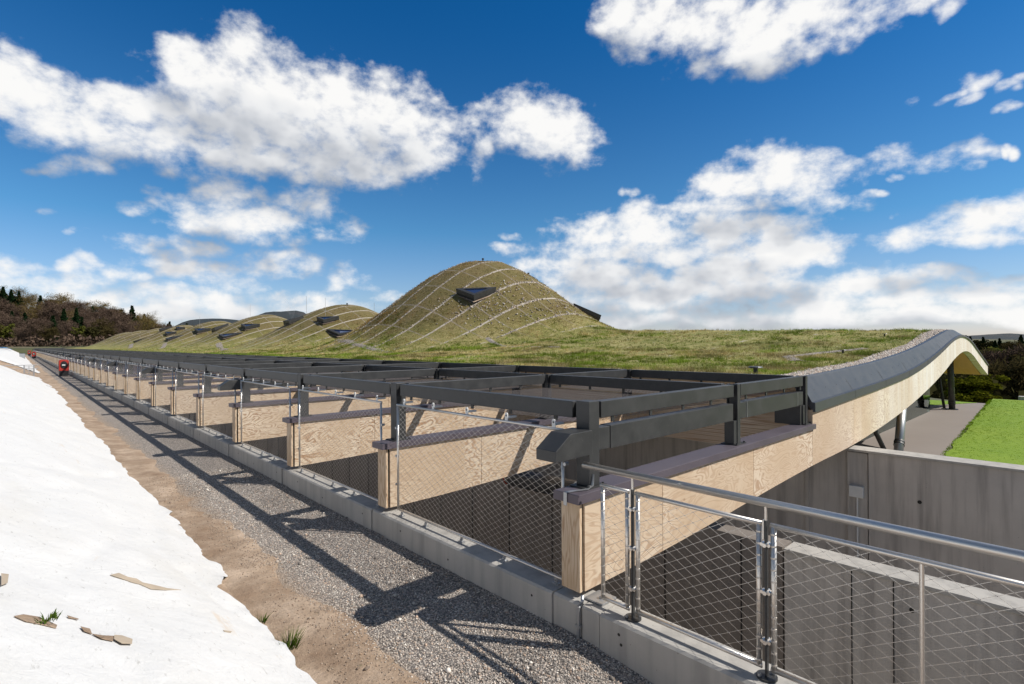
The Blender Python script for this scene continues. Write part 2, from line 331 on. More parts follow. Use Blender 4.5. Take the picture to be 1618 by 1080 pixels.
def build_world():
    w = bpy.data.worlds.new('World'); S.world = w; w.use_nodes = True
    t = w.node_tree; t.nodes.clear(); g = NT(t)
    def ae(u, v): return (math.atan((u-809)/F), math.atan((543-v)/math.hypot(F, u-809)))
    ELL = []
    cl = []; rr_ = random.Random(5)
    for (u, v, ru, rv, wt) in CLOUDS:                    # small clouds are ragged: each is three torn pieces
        if ru*rv > 1300: cl.append((u, v, ru, rv, wt))
        else:
            for k in (-1, 0, 1): cl.append((u+k*ru*.55*rr_.uniform(.6, 1.2), v-rv*.3*(1-abs(k))+rv*.4*rr_.uniform(-1, 1), ru*rr_.uniform(.6, .95), rv*rr_.uniform(.75, 1.1), wt*.50))
    for (u, v, ru, rv, wt) in cl:
        if v > 395: wt += .06
        a, e = ae(u, v); ELL.append((a, e, (ae(u+ru, v)[0]-ae(u-ru, v)[0])/2*1.12, (ae(u, v-rv)[1]-ae(u, v+rv)[1])/2*1.12, wt))
    def density(name, ells):
        gt = bpy.data.node_groups.new(name, 'ShaderNodeTree')
        gt.interface.new_socket('P', in_out='INPUT', socket_type='NodeSocketVector')
        gt.interface.new_socket('D', in_out='OUTPUT', socket_type='NodeSocketFloat'); gt.interface.new_socket('L', in_out='OUTPUT', socket_type='NodeSocketFloat')
        h = NT(gt); gi = gt.nodes.new('NodeGroupInput'); go = gt.nodes.new('NodeGroupOutput'); p = gi.outputs[0]
        wv = h.vmath('SUBTRACT', h.noise(p, 6.5, 2, .5, out=1), (.5, .5, .5))
        q = h.vmath('MULTIPLY_ADD', wv, (.10, .055, 0), p); acc = None
        d = q; pa, pe, pra, pre = 0.0, 0.0, 1.0, 1.0       # each ellipse's frame is reached from the one before: keeps the shader stack short
        for a, e, ra, re, wt in ells:
            d = h.vmath('MULTIPLY_ADD', d, (pra/ra, pre/re, 0), ((pa-a)/ra, (pe-e)/re, 0)); pa, pe, pra, pre = a, e, ra, re
            f = h.math('MULTIPLY_ADD', h.vmath('DOT_PRODUCT', d, d), -.8, wt)
            acc = f if acc is None else h.math('SMOOTH_MAX', acc, f, .3)
        sc = h.scale(p, (1, 1.45, 1))
        fb = h.math('MULTIPLY_ADD', h.noise(sc, 34, 5, .62, noise_dimensions='2D'), CL['fine'], h.noise(sc, 10, 8, .62, .1, noise_dimensions='2D')); fb = h.math('SUBTRACT', fb, .5*CL['fine'])
        bl = h.n('ShaderNodeTexVoronoi', {'Vector': h.vmath('MULTIPLY_ADD', wv, (.03, .03, 0), sc), 'Scale': 19.0, 'Detail': 2.0, 'Roughness': .5}, feature='SMOOTH_F1', voronoi_dimensions='2D').outputs['Distance']
        n = h.math('ADD', h.math('MULTIPLY', h.math('SUBTRACT', fb, .5), CL['noise']), h.math('MULTIPLY', h.math('SUBTRACT', .42, bl), CL['billow']))
        acc = h.math('MAXIMUM', acc, -2.5)
        gt.links.new(h.math('MULTIPLY_ADD', acc, CL['body'], n), go.inputs[0])
        lo = h.math('ADD', h.math('MULTIPLY', h.math('SUBTRACT', h.noise(sc, 9, 3, .5, noise_dimensions='2D'), .5), CL['lnoise']), h.math('MULTIPLY', h.math('SUBTRACT', .42, bl), CL['lbillow']))
        gt.links.new(h.math('MULTIPLY_ADD', acc, 1.0, lo), go.inputs[1])
        return gt
    d = g.n('ShaderNodeTexCoord').outputs['Generated']
    fr = g.vmath('DOT_PRODUCT', d, (SY, CY, 0)); rr = g.vmath('DOT_PRODUCT', d, (CY, -SY, 0)); z = g.sep(d)[2]
    az = g.math('ARCTAN2', rr, fr); el = g.math('ARCSINE', z)
    P = g.n('ShaderNodeCombineXYZ', {0: az, 1: el, 2: 0.0}).outputs[0]
    sky = g.n('ShaderNodeTexSky', sky_type='NISHITA', sun_disc=False, sun_elevation=sun_el, sun_rotation=sun_az, altitude=200, air_density=1.0, dust_density=.25, ozone_density=2.5).outputs[0]
    tint = g.ramp(g.step(el, 0.0, .62), CL['tint'])
    blue = g.mix(1.0, sky, tint, 'MULTIPLY')
    white = g.ramp
    def colour(lit): 
        c = g.vmath('SCALE', g.ramp(lit, CL['ramp'])); c.node.inputs[3].default_value = 10.0; return c
    def leaf(name, a0, a1, e0, e1):
        lst = [q for q in ELL if q[0]+q[2]*1.75+.06 > a0 and q[0]-q[2]*1.75-.06 < a1 and q[1]+q[3]*1.75+.06 > e0 and q[1]-q[3]*1.75-.09 < e1]
        if not lst: return g.n('ShaderNodeBackground', {'Color': blue, 'Strength': .1}).outputs[0]
        gt = density(name, lst)
        def dens(off):
            nd = g.n('ShaderNodeGroup'); nd.node_tree = gt; t.links.new(g.vmath('ADD', P, off) if off else P, nd.inputs[0]); return nd.outputs
        D0, L0 = dens(None); L1 = dens(CL['off'])[1]
        al = g.math('POWER', g.step(D0, CL['a0'], CL['a1']), CL['pow'])
        lit = g.math('MULTIPLY_ADD', g.math('SUBTRACT', L0, L1), CL['k'], CL['base'])
        lit = g.math('MULTIPLY_ADD', g.step(L0, .2, 1.5), -CL['thick'], lit, clamp=True)
        return g.n('ShaderNodeBackground', {'Color': g.mix(al, blue, colour(lit)), 'Strength': .1}).outputs[0]
    # unseen noise clouds added behind and above the viewer, whitening ambient light; blue dimmed
    dz = g.n('ShaderNodeCombineXYZ', {0: g.math('DIVIDE', g.sep(d)[0], g.math('ADD', z, .25)), 1: g.math('DIVIDE', g.sep(d)[1], g.math('ADD', z, .25)), 2: 0.0}).outputs[0]
    cn = g.noise(dz, 1.6, 6, .6); cov = g.math('MAXIMUM', g.step(g.math('ABSOLUTE', az), .86, 1.1), g.step(el, .66, .8))
    al = g.math('MULTIPLY', g.math('MULTIPLY', g.step(cn, .44, .60), cov), g.step(el, -.02, .02))
    gen = g.n('ShaderNodeBackground', {'Color': g.mix(g.math('MULTIPLY', al, .5), g.vmath('MULTIPLY', blue, (.75, .62, .55)), colour(g.math('MULTIPLY_ADD', cn, -1.2, 1.1, clamp=True))), 'Strength': .1}).outputs[0]
    def choose(x, edge, lo, hi):
        f = g.math('GREATER_THAN', x, edge); return g.n('ShaderNodeMixShader', {0: f, 1: lo, 2: hi}).outputs[0]
    A = .84; cols = (-A, -.52, -.30, -.02, .30, .55, A); rows = (0, .11, .22, .36, .68)
    def row(e0, e1, nm):
        o = None
        for i, (a0, a1) in enumerate(zip(cols[:-1], cols[1:])):
            l = leaf('clouds_%s_%d' % (nm, i), a0, a1, e0, e1); o = l if o is None else choose(az, a0, o, l)
        return o
    view = None
    for j, (e0, e1) in enumerate(zip(rows[:-1], rows[1:])):
        r_ = row(e0, e1, str(j)); view = r_ if view is None else choose(el, e0, view, r_)
    out = choose(el, .66, choose(el, .0, gen, choose(az, A, choose(az, -A, gen, view), gen)), gen)
    t.links.new(out, g.n('ShaderNodeOutputWorld').inputs[0])
    w.cycles.sampling_method = 'MANUAL'; w.cycles.sample_map_resolution = 512
CL = dict(noise=2.5, fine=.45, billow=.85, body=1.05, off=(.022, .070, 0), a0=-.48, a1=1.0, pow=1.0, k=.50, base=.74, thick=.31, lnoise=.8, lbillow=.5,
          ramp=[(0, (.27, .315, .38)), (.25, (.37, .405, .46)), (.5, (.52, .545, .59)), (.75, (.78, .79, .805)), (1, (.90, .895, .885))],
          tint=[(0, (.88, .87, 1.10)), (.05, (.74, .86, 1.06)), (.25, (.40, .80, 1.04)), (1, (.055, .56, .98))])
build_world()
S.view_settings.view_transform = 'Standard'; S.view_settings.look = 'None'; S.view_settings.gamma = 1; S.view_settings.exposure = .1
S.cycles.use_denoising = True; S.cycles.volume_bounces = 2; S.cycles.adaptive_threshold = .015; S.cycles.max_bounces = 6; S.cycles.diffuse_bounces = 3; S.cycles.glossy_bounces = 3; S.cycles.transparent_max_bounces = 8

# ------------------------------------------------------------------ value noise for terrain and roof
_tab = np.random.default_rng(3).random((256, 256))
def vnoise(x, y):
    x = np.asarray(x, float); y = np.asarray(y, float); xi = np.floor(x).astype(int); yi = np.floor(y).astype(int)
    fx = x-xi; fy = y-yi; fx = fx*fx*(3-2*fx); fy = fy*fy*(3-2*fy)
    T = lambda i, j: _tab[i & 255, j & 255]
    return (T(xi, yi)*(1-fx)+T(xi+1, yi)*fx)*(1-fy)+(T(xi, yi+1)*(1-fx)+T(xi+1, yi+1)*fx)*fy
def fbm(x, y, o=4, r=.5):
    a, t, s = 1.0, 0.0, 0.0
    for i in range(o): t = t+a*vnoise(x*2**i+17*i, y*2**i+31*i); s += a; a *= r
    return t/s
def sstep(x, a, b):
    t = np.clip((x-a)/(b-a), 0, 1); return t*t*(3-2*t)
def curve(xs, zs):
    """smooth interpolation (Catmull-Rom) of a table, heights relative to the eye"""
    xs = np.array(xs, float); zs = np.array(zs, float)+H; m = np.gradient(zs, xs)
    def f(x):
        x = np.clip(np.asarray(x, float), xs[0], xs[-1]); i = np.clip(np.searchsorted(xs, x)-1, 0, len(xs)-2); h = xs[i+1]-xs[i]; t = (x-xs[i])/h
        return (2*t**3-3*t**2+1)*zs[i]+(t**3-2*t**2+t)*h*m[i]+(-2*t**3+3*t**2)*zs[i+1]+(t**3-t**2)*h*m[i+1]
    return f
EDGE = curve([8.0,8.8,11,13,15,17,18.7,20.7,22.5,24.4,26.8,29.6], [-.59,-.58,-.53,-.46,-.35,-.2,-.03,.2,.36,.2,-.29,-.9])
TIMBER_TOP = curve([8.8,10.87,13,15.4,17.5,19.5,21,22.9,24.4,26.8,29.6], [-1.05,-.98,-.9,-.77,-.55,-.25,.0,.17,.07,-.40,-1.0])
BOTTOM = curve([3.3,4.26,5.94,6.72,8.77,10.87,13,15.1,17.5,19.74,21.8,23.2,24.2,25.5,27.07,29.6], [-2.06,-2.05,-1.99,-1.95,-1.87,-1.825,-1.7,-1.52,-1.23,-.88,-.5,-.34,-.34,-.5,-.85,-1.38])
CAP_T, CAP_B = H-1.237, H-1.30
FIN0, PITCH, NF = 2.85, 3.15, 62
YEND = FIN0+PITCH*(NF-1)+.3
DOMES = [(22.1, 27.0, 4.84, 11.24)]+[(21.7, 46.1+21.03*k, 3.10, 10.4) for k in range(7)]
def dome_raw(X, Y):
    z = np.zeros(np.broadcast(X, Y).shape)
    for xc, yc, A, r in DOMES:
        q = np.hypot(X-xc, Y-yc)/r
        z = np.maximum(z, A*np.where(q < 1, .5+.5*np.cos(np.pi*np.clip(q, 0, 1)), 0))
    return z
def dome(X, Y):
    """the domes are framed: heights are set on the 1.575 m grid of the roof and run straight between"""
    g = 1.575; a = (X+GX)/g; b = (Y+GY)/g; i = np.floor(a); j = np.floor(b); u = a-i; v = b-j
    D = lambda i, j: dome_raw(i*g-GX, j*g-GY)
    lin = (D(i, j)*(1-u)+D(i+1, j)*u)*(1-v)+(D(i, j+1)*(1-u)+D(i+1, j+1)*u)*v
    return (.72*lin+.28*dome_raw(X, Y))*sstep(X, 8.7, 13.0)
def roof_z(X, Y):
    X = np.asarray(X, float); Y = np.asarray(Y, float)
    lift = .27*np.clip((Y-3)/12, 0, 1)*np.clip((X-9)/10, 0, 1)
    e = EDGE(X); back = H+.36-.35*(X-22.5)
    k = sstep(Y, 6, 14)
    e = np.where(X > 22.5, e*(1-k)+np.maximum(e, back)*k, e)
    return e+lift+dome(X, Y)+.05*(fbm(X*.7, Y*.7, 3)-.5)*np.clip((Y-3.3)/2, 0, 1)
def grid_mesh(name, xs, ys, zf, mat, parent=None, attr=None):
    X, Y = np.meshgrid(xs, ys); Z = zf(X, Y); n, m = X.shape
    V = np.stack([X, Y, Z], -1).reshape(-1, 3)
    i = (np.arange(n-1)[:, None]*m+np.arange(m-1)[None, :]).ravel()
    o = fast_mesh(name, V, np.stack([i, i+1, i+m+1, i+m], 1), mat, parent, smooth=True)
    if attr is not None:
        a = o.data.attributes.new('dome', 'FLOAT', 'POINT'); a.data.foreach_set('value', np.asarray(attr(X, Y), np.float32).ravel())
    return o
def struct(o, *a): o['kind'] = 'structure'; return o

# ------------------------------------------------------------------ the far setting: ground, hills
def ground_z(X, Y):
    f = SY*X+CY*Y; r = CY*X-SY*Y; u = 809+F*r/np.maximum(f, 1)
    z = np.full(X.shape, -.6)
    left = sstep(-u, -330, -150)                        # wooded hill beyond the far end, to the left
    hill = 2.3+sstep(f, 215, 345)*(6+18*np.clip((300-u)/300, 0, 1.15))
    far = 1.6+(hill-1.6)*left
    z = z+(far-z)*sstep(Y, 205, 222)
    right = sstep(r, 20, 75)*sstep(-Y, -130, -40)        # the land falls away to a valley on the right
    z = z-right*(9+fbm(X*.02, Y*.02, 3)*4)
    z = z+sstep(r, 130, 420)*sstep(-Y, -200, -60)*11
    z = np.where((X > 2.9) & (X < 33) & (Y < YEND+4) & (Y > -40), -4.2, z)
    z = np.where((X <= 2.9) & (Y < 206), -.9, z)
    return z+np.where(f > 60, 1.2*(fbm(X*.03, Y*.03, 3)-.5), 0)
def spaced(a, b, c, d, n1, st):
    return np.unique(np.concatenate([-np.geomspace(-b if b < 0 else 1, -a, n1)[::-1] if a < 0 else [a], np.arange(b, c, st), np.geomspace(c, d, n1)]))
gx = spaced(-3500, -40, 60, 4500, 34, 2.0); gy = spaced(-600, -40, 360, 4500, 24, 3.0)
struct(grid_mesh('ground', gx, gy, ground_z, M['ground']))
def hills():
    us = np.arange(-900, 2600, 12.0); rows = []
    for depth, k in ((1300, 0), (1700, .35), (2150, .75), (2500, 1), (2700, .93), (3300, .2)):
        h = 13+29*np.exp(-((us-335)/70)**4)+40*np.exp(-((us-450)/52)**4)+10*np.exp(-((us-545)/60)**2)+5*np.exp(-((us-1590)/60)**2)-6*sstep(us, 900, 1300)+8*np.exp(-((us+200)/200)**2)
        h = h*k+3.5*(fbm(us*.03+depth, us*0+depth*.01, 5, .6)-.5)*k
        rows.append([tuple(at(u, 543-hh, depth)-Vector((0, 0, 16*(1-k)))) for u, hh in zip(us, h)])
    m = len(us); V = np.array(rows).reshape(-1, 3); n = len(rows)
    i = (np.arange(n-1)[:, None]*m+np.arange(m-1)[None, :]).ravel()
    struct(fast_mesh('hills', V, np.stack([i, i+1, i+m+1, i+m], 1), M['moor'], smooth=True))
hills()

# ------------------------------------------------------------------ gravel, dirt, bank, white sheeting
GL = .16                                             # level of the gravel, dipping towards the near end
def glev(Y): return GL-.13*sstep(2.9-np.asarray(Y, float), 0, 1.7)
struct(grid_mesh('gravel_path', np.linspace(.6, 3.34, 12), np.concatenate([np.arange(-6, 14, .25), np.arange(14, 215, 3.0)]), lambda X, Y: glev(Y)+.012*(fbm(X*2, Y*2, 3)-.5), M['gravel']))
def dirt_z(X, Y):
    e = 2.02+.22*(fbm(Y*.9, Y*0+4, 4)-.5)*2
    return glev(Y)+.035+.07*np.clip(1.76-X, 0, 1)+.035*(fbm(X*5, Y*5, 4)-.5)-.09*sstep(X, e-.25, e+.3)
struct(grid_mesh('dirt_verge', np.linspace(.6, 2.55, 50), np.concatenate([np.arange(-6, 12, .06), np.arange(12, 60, .3), np.arange(60, 215, 2.5)]), dirt_z, M['dirt']))
def bank_z(X, Y):
    d = np.clip(1.58-X, -.5, 6)
    z = GL+.02+.60*d; top = 2.02+.10*(fbm(Y*.1, Y*0, 2)-.5)
    z = np.where(z > top-.25, top-.25*np.exp(-np.maximum(z-top+.25, 0)/.25), z)
    cut = sstep(Y, 41, 44)*(1-sstep(Y, 57, 62))           # the steps cut through the bank
    z = z*(1-.42*cut)
    return z+.06*(fbm(X*1.3, Y*.7, 4)-.5)*np.clip(d, 0, 1)
struct(grid_mesh('bank', np.concatenate([np.linspace(-60, -4, 12), np.linspace(-3.8, 1.75, 40)]), np.concatenate([np.arange(-6, 20, .3), np.arange(20, 216, 1.5)]), lambda X, Y: bank_z(X, Y)-.03, M['dirt']))
from mathutils import noise as mn
def wrinkle(x, yy):
    return mn.fractal((x*1.6, yy*.75, 3.1), .9, 2.1, 5)*.022+max(0, mn.noise((x*1.9+yy*.5, yy*.55-x*.8, 7.7)))**2*.06+mn.fractal((x*11, yy*5, 1.0), .8, 2, 4)*.0055-.02*max(0, .12-abs(mn.noise((x*.9-yy*.35, yy*.22+x*.5, 2.2))))/.12
def sheet(name, y0, y1, label, amp=1.0, far_cut=0.0, far_slant=0.0):
    ys = [y0]
    while ys[-1] < y1: ys.append(ys[-1]+max(.035, abs(ys[-1])*.011))
    ys = np.array(ys); ns = 110
    t = np.linspace(0, 1, ns)**1.7
    edge = 1.49+.05*np.sin(ys*.9)+.16*(fbm(ys*.8, ys*0+9, 3)-.5)+.13*(fbm(ys*4.5, ys*0+2, 4, .6)-.5)+.05*np.sin(ys*.23)
    edge = edge-.10*np.exp(-((ys-5.35)/.22)**2)+.07*np.exp(-((ys-6.0)/.3)**2)
    V = []
    for y, e in zip(ys, edge):
        X = e-(e+7.0)*t; Yv = np.full(ns, y)
        if far_slant: Yv = Yv+far_slant*(1.6-X)*np.clip((y-y1+8)/8, 0, 1)
        Z = bank_z(X, Yv)
        for k in range(ns):
            x, yy = X[k], Yv[k]
            w = wrinkle(x, yy)
            lip = .045*math.exp(-(e-x)/.05)*(mn.noise((yy*3.3, 0, 5))+.25)
            V.append((x, yy, Z[k]+.02+amp*w*1.15+lip))
    n = len(ys); i = (np.arange(n-1)[:, None]*ns+np.arange(ns-1)[None, :]).ravel()
    o = fast_mesh(name, np.array(V), np.stack([i, i+1, i+ns+1, i+ns], 1), M['sheeting'], smooth=True)
    return tag(o, label, 'sheeting', 'white sheeting over the bank')
S1 = sheet('white_sheeting', -1.5, 37.5, 'large rumpled white sheet on the near bank, torn and stained, ragged along the gravel', far_slant=2.0)
sheet('white_sheeting', 38.8, 52.5, 'short white sheet on the bank just before the small grey steel handrail', .8)
sheet('white_sheeting', 60, 196, 'long white sheet on the far bank beyond the small grey steel handrail', .8)
def on_bank(u, v, lift=.03):
    d = at(u, v, 1.0)-Vector((0, 0, H))
    for i in range(2000):
        p = Vector((0, 0, H))+d*(.5+i*.02)
        if p.z < float(bank_z(np.array(p.x), np.array(p.y)))+.02: break
    p.z = float(bank_z(np.array(p.x), np.array(p.y)))+.02+wrinkle(p.x, p.y)+lift; return p
def patch(pix, mat, name, parent, lift=.006, thick=.004):
    pts = [on_bank(u, v, lift) for u, v in pix]; n = len(pts)
    mb = MB(); mb.add(pts+[p+Vector((0, 0, thick)) for p in pts], [tuple(range(n))[::-1], tuple(range(n, 2*n))]+[(i, (i+1) % n, n+(i+1) % n, n+i) for i in range(n)])
    return mb.build(name, mat, parent)
patch([(20,975),(35,971),(60,974),(88,985),(86,992),(62,988),(38,983)], M['dirt'], 'tear', S1)
patch([(125,988),(140,991),(143,999),(130,996)], M['dirt'], 'tear', S1); patch([(143,999),(160,1001),(178,1003),(176,1011),(158,1010)], M['dirt'], 'tear', S1)
patch([(178,1002),(190,1004),(207,1015),(206,1023),(190,1017),(178,1010)], M['rust_stone'], 'torn_flap', S1, .012)
patch([(172,905),(186,904),(200,909),(214,913),(224,918),(240,923),(262,929),(284,933),(262,932),(236,928),(218,921),(204,918),(190,912)], M['rust_stone'], 'stain', S1, .004, .003)
patch([(0,900),(12,902),(10,915),(0,921)], M['rust_stone'], 'torn_flap', S1, .012)
patch([(104,970),(122,973),(120,976),(106,973)], M['dirt'], 'tear', S1); patch([(350,996),(364,998),(362,1001),(352,1000)], M['rust_stone'], 'tear', S1, .004, .003)
def grass_clump(loc, n, h, spread, label, cols=((.05,.10,.015), (.13,.17,.03))):
    V, Fc, C = [], [], []
    for i in range(n):
        a = RNG.random()*6.28; r = spread*RNG.random()**.7; b = Vector((math.cos(a)*r, math.sin(a)*r, -.01)); hh = h*(.45+.6*RNG.random())
        l = Vector((math.cos(a)*.35+RNG.normal()*.2, math.sin(a)*.35+RNG.normal()*.2, 1)).normalized(); w = Vector((-math.sin(a+1), math.cos(a+1), 0))*.0035
        k = len(V); m = b+l*hh*.55; t = b+l*hh+Vector((l.x, l.y, -.3))*hh*.25
        V += [b-w, b+w, m+w*.8, m-w*.8, t, t]; Fc += [(k, k+1, k+2, k+3), (k+3, k+2, k+4, k+5)]
        c = np.array(cols[0])*(1-(q := RNG.random()))+np.array(cols[1])*q; C += [c]*6
    o = fast_mesh('grass_clump', np.array([tuple(v) for v in V]), np.array(Fc), M['blade'], colors=np.array(C)); o.location = loc
    return tag(o, label, 'grass clump', 'grass clumps by the white sheeting')
grass_clump((1.49, 4.72, .2), 45, .13, .035, 'small thin grass clump in the dirt by the ragged sheet edge')
grass_clump((1.52, 4.19, .2), 110, .18, .065, 'largest green grass clump beside the torn white sheet')
p = on_bank(72, 985); grass_clump((p.x, p.y, p.z), 50, .05, .05, 'low grass clump growing out of a tear in the white sheet')

def near_stones():
    """loose chippings lying on the near gravel; too many to count"""
    n = 46000; y = .4+11*RNG.random(n)**1.7; x = 1.62+1.72*RNG.random(n)
    keep = RNG.random(n) < np.clip((x-1.72+.5*(fbm(x*3, y*3, 3)-.5))*2.2, .16*(fbm(x*4+7, y*4, 3) > .48)+.02, 1); x, y = x[keep], y[keep]; n = len(x)
    s = .0045+.0055*RNG.random(n)+.012*(RNG.random(n) < .02)*RNG.random(n)+.02*(RNG.random(n) < .0012)
    base = np.array([(1,0,0),(0,1,0),(-1,0,0),(0,-1,0),(0,0,1),(0,0,-1)], float)
    V = base[None]*(s[:, None, None]*(.7+.6*RNG.random((n, 6, 1))))*np.array([1, 1, .75])
    a = RNG.random(n)*6.28; ca, sa = np.cos(a), np.sin(a)
    V = np.stack([V[..., 0]*ca[:, None]-V[..., 1]*sa[:, None], V[..., 0]*sa[:, None]+V[..., 1]*ca[:, None], V[..., 2]], -1)
    gz = np.maximum(glev(y), dirt_z(x, y))
    V = V+np.stack([x, y, gz+s*.3], -1)[:, None]
    tri = np.array([(0,1,4),(1,2,4),(2,3,4),(3,0,4),(1,0,5),(2,1,5),(3,2,5),(0,3,5)])
    Fc = (tri[None]+6*np.arange(n)[:, None, None]).reshape(-1, 3)
    pal = np.array([(.19,.17,.15),(.34,.30,.26),(.49,.43,.37),(.60,.54,.47),(.54,.40,.30),(.76,.70,.62),(.25,.215,.185),(.41,.37,.33)])
    c = pal[RNG.integers(0, 8, n)]*(.85+.3*RNG.random((n, 1)))
    k = sstep(x, 1.87, 2.22)[:, None]; c = c*k+(.3*c+.7*np.array([.27, .185, .12])*(.55+.8*RNG.random((n, 1))))*(1-k)
    o = fast_mesh('gravel_chippings', V.reshape(-1, 3), Fc, M['stone'], colors=np.repeat(c, 6, 0))
    tag(o, 'loose grey and buff chippings spread over the path', 'gravel', kind='stuff')
near_stones()

# ------------------------------------------------------------------ concrete
def kerb():
    mb = MB(); ch = .018
    def seg(y0, y1, x0, x1, zt):
        mb.prism([(x0, -3.6), (x1, -3.6), (x1, zt-ch), (x1-ch, zt), (x0+ch, zt), (x0, zt-ch)], 'y', y0, y1)
    for k in range(NF):
        yf = FIN0+PITCH*k
        seg(yf-.05, yf+.255, 3.345, 3.64, .425)
        seg(yf+.262, yf+PITCH-.057, 3.33, 3.64, .43)
    mb.cur = 1
    for k in range(10):
        for q, zz in ((.5, .32), (1.75, .27), (2.7, .33)): mb.tube([(3.3285, FIN0+PITCH*k+q, zz), (3.3302, FIN0+PITCH*k+q, zz)], .011, 10)
    o = mb.build('concrete_kerb', [M['concrete'], M['dark_void']])
    tag(o, 'long grey concrete kerb under the timber fins, jointed at every fin', 'kerb')
    mb = MB(); mb.prism([(3.33, -3.6), (3.64, -3.6), (3.64, .43-ch), (3.64-ch, .43), (3.33+ch, .43), (3.33, .43-ch)], 'y', -8, 2.60)
    mb.prism([(3.34, -3.6), (3.64, -3.6), (3.64, .425), (3.35, .425), (3.34, .41)], 'y', 2.612, 2.785)
    hb = mb; mb.cur = 1
    for y, z in ((2.42, .34), (2.40, .27), (1.1, .30), (-.3, .30)): hb.tube([(3.3285, y, z), (3.3305, y, z)], .012, 12)
    o = mb.build('concrete_kerb', [M['concrete'], M['dark_void']]); tag(o, 'pale sunlit concrete kerb under the stainless railing', 'kerb')
kerb()
mb = MB(); mb.box(6.5, 6.78, -16, 2.4, -3.6, .12)
vb = tb = mb; mb.cur = 1
for y in (1.35, 1.72, -1.1): vb.box(6.490, 6.499, y-.004, y+.004, -3.5, .115)
for y, z in ((1.2, -.12), (.7, -.95), (1.2, -.9), (-.1, -.35), (-.35, -1.3), (1.15, -1.3)): tb.tube([(6.492, y, z), (6.4995, y, z)], .022, 12)
o = mb.build('concrete_wall', [M['dark_concrete'], M['dark_void']]); tag(o, 'low dark concrete wall behind the railing mesh, pale along its top', 'wall')
MB().box(6.48, 6.80, -16, 2.4, .122, .165).build('coping', M['concrete'], o, bevel=.006)
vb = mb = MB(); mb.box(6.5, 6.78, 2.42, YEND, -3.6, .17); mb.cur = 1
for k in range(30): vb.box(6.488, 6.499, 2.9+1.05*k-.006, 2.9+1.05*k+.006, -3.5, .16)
o = mb.build('concrete_wall', [M['shade_brown_concrete'], M['dark_void']]); tag(o, 'shaded brown grey concrete wall running beneath the timber fins', 'wall')
mb = MB(); mb.box(10.9, 11.25, -30, 2.62, -3.6, .60)
tb = mb; mb.cur = 1
for y, z in ((.55, -.13), (-.9, -.15), (.55, -1.2), (-2.2, -.15), (1.9, -.1)): tb.tube([(10.892, y, z), (10.8995, y, z)], .03, 12)
o = mb.build('concrete_wall', [M['dark_concrete'], M['dark_void']]); tag(o, 'tall streaked dark concrete wall below the lawn with a pale coping', 'wall')
MB().box(10.86, 11.29, -30, 3.1, .602, .645).build('coping', M['concrete'], o, bevel=.008)
mb = MB(); mb.box(11.0, 11.25, 2.64, YEND, -3.6, .58); mb.box(10.93, 10.998, 2.64, 2.95, -3.6, .58); mb.box(10.96, 10.999, 3.6, 3.66, -3.6, .58)
o = mb.build('concrete_wall', M['dark_concrete']); tag(o, 'deeply shaded concrete wall under the roof edge carrying the white box', 'wall')
struct(MB().box(3.6, 11, -30, YEND, -3.7, -3.55).build('courtyard_floor', M['dark_concrete']))
t = empty('junction_box', (10.925, 2.80, -.10))
tag(t, 'small white electrical box on the shaded concrete wall with a thin conduit below', 'electrical box')
MB().box(-.08, -.002, -.11, .11, -.10, .10).build('casing', M['white_plate'], t, bevel=.01)
MB().tube([(-.03, -.01, -.10), (-.03, -.01, -2.6)], .014, 8).build('conduit', M['white_plate'], t)
o = MB().box(8.4, 8.62, -16, 2.3, -.55, -.50).build('cable_tray', M['galvanised']); tag(o, 'thin pale cable tray running behind the low concrete wall', 'cable tray')
#PART3
# ------------------------------------------------------------------ the turf-roofed building
B = tag(empty('turf_roof_building', (18, 20, 0)), 'long low building under an undulating green turf roof with domes', 'building')
def par(o):                                             # parent to the building, keeping the place
    o.parent = B; o.matrix_parent_inverse = Matrix.Translation((-18, -20, 0)); return o
RX = np.concatenate([np.arange(8.92, 30, .2625), [29.62]]); RY = np.concatenate([[3.14, 3.3, 3.5], np.arange(3.7, 60, .2625), np.arange(60.2, YEND+.6, .525)])
roof = par(grid_mesh('roof', RX, RY, roof_z, M['turf'], attr=lambda X, Y: np.clip(dome(X, Y)/1.4, 0, 1)*(1-.0*X)))
def strip_sheet(xs, prof):                              # prof(x) -> list of (y,z): a flashing swept along the roof edge
    V = []; m = len(prof(xs[0]))
    for x in xs: V += [(x, y, z) for y, z in prof(x)]
    mb = MB(); n = len(xs)
    return mb.add(V, [(i*m+k, i*m+k+1, (i+1)*m+k+1, (i+1)*m+k) for i in range(n-1) for k in range(m-1)])
ex = np.concatenate([np.arange(8.86, 29.5, .3), [29.62]])
E_ = lambda x: float(EDGE(x)); T_ = lambda x: float(TIMBER_TOP(x)); B_ = lambda x: float(BOTTOM(x))
def gut(x):
    e, t = E_(x), T_(x); h = e-t
    return [(3.16, e-.05), (3.16, e+.03), (3.06, e+.035), (3.045, e+.015), (2.86, t+.30*h), (2.815, t+.28*h), (2.81, t-.01), (2.84, t-.01)]
jb = rb = strip_sheet(ex, gut); jb.add([(8.86, y, z) for y, z in gut(8.86)], [tuple(range(8))]); jb.cur = 1
for x in np.arange(10.9, 29, 2.1):
    e, t = E_(x), T_(x); h = e-t
    jb.add([(x, 3.05, e+.018), (x+.012, 3.05, e+.018), (x+.012, 2.856, t+.305*h), (x, 2.856, t+.305*h)], [(0,1,2,3)])
    jb.add([(x, 2.812, t+.28*h), (x+.012, 2.812, t+.28*h), (x+.012, 2.807, t), (x, 2.807, t)], [(0,1,2,3)])
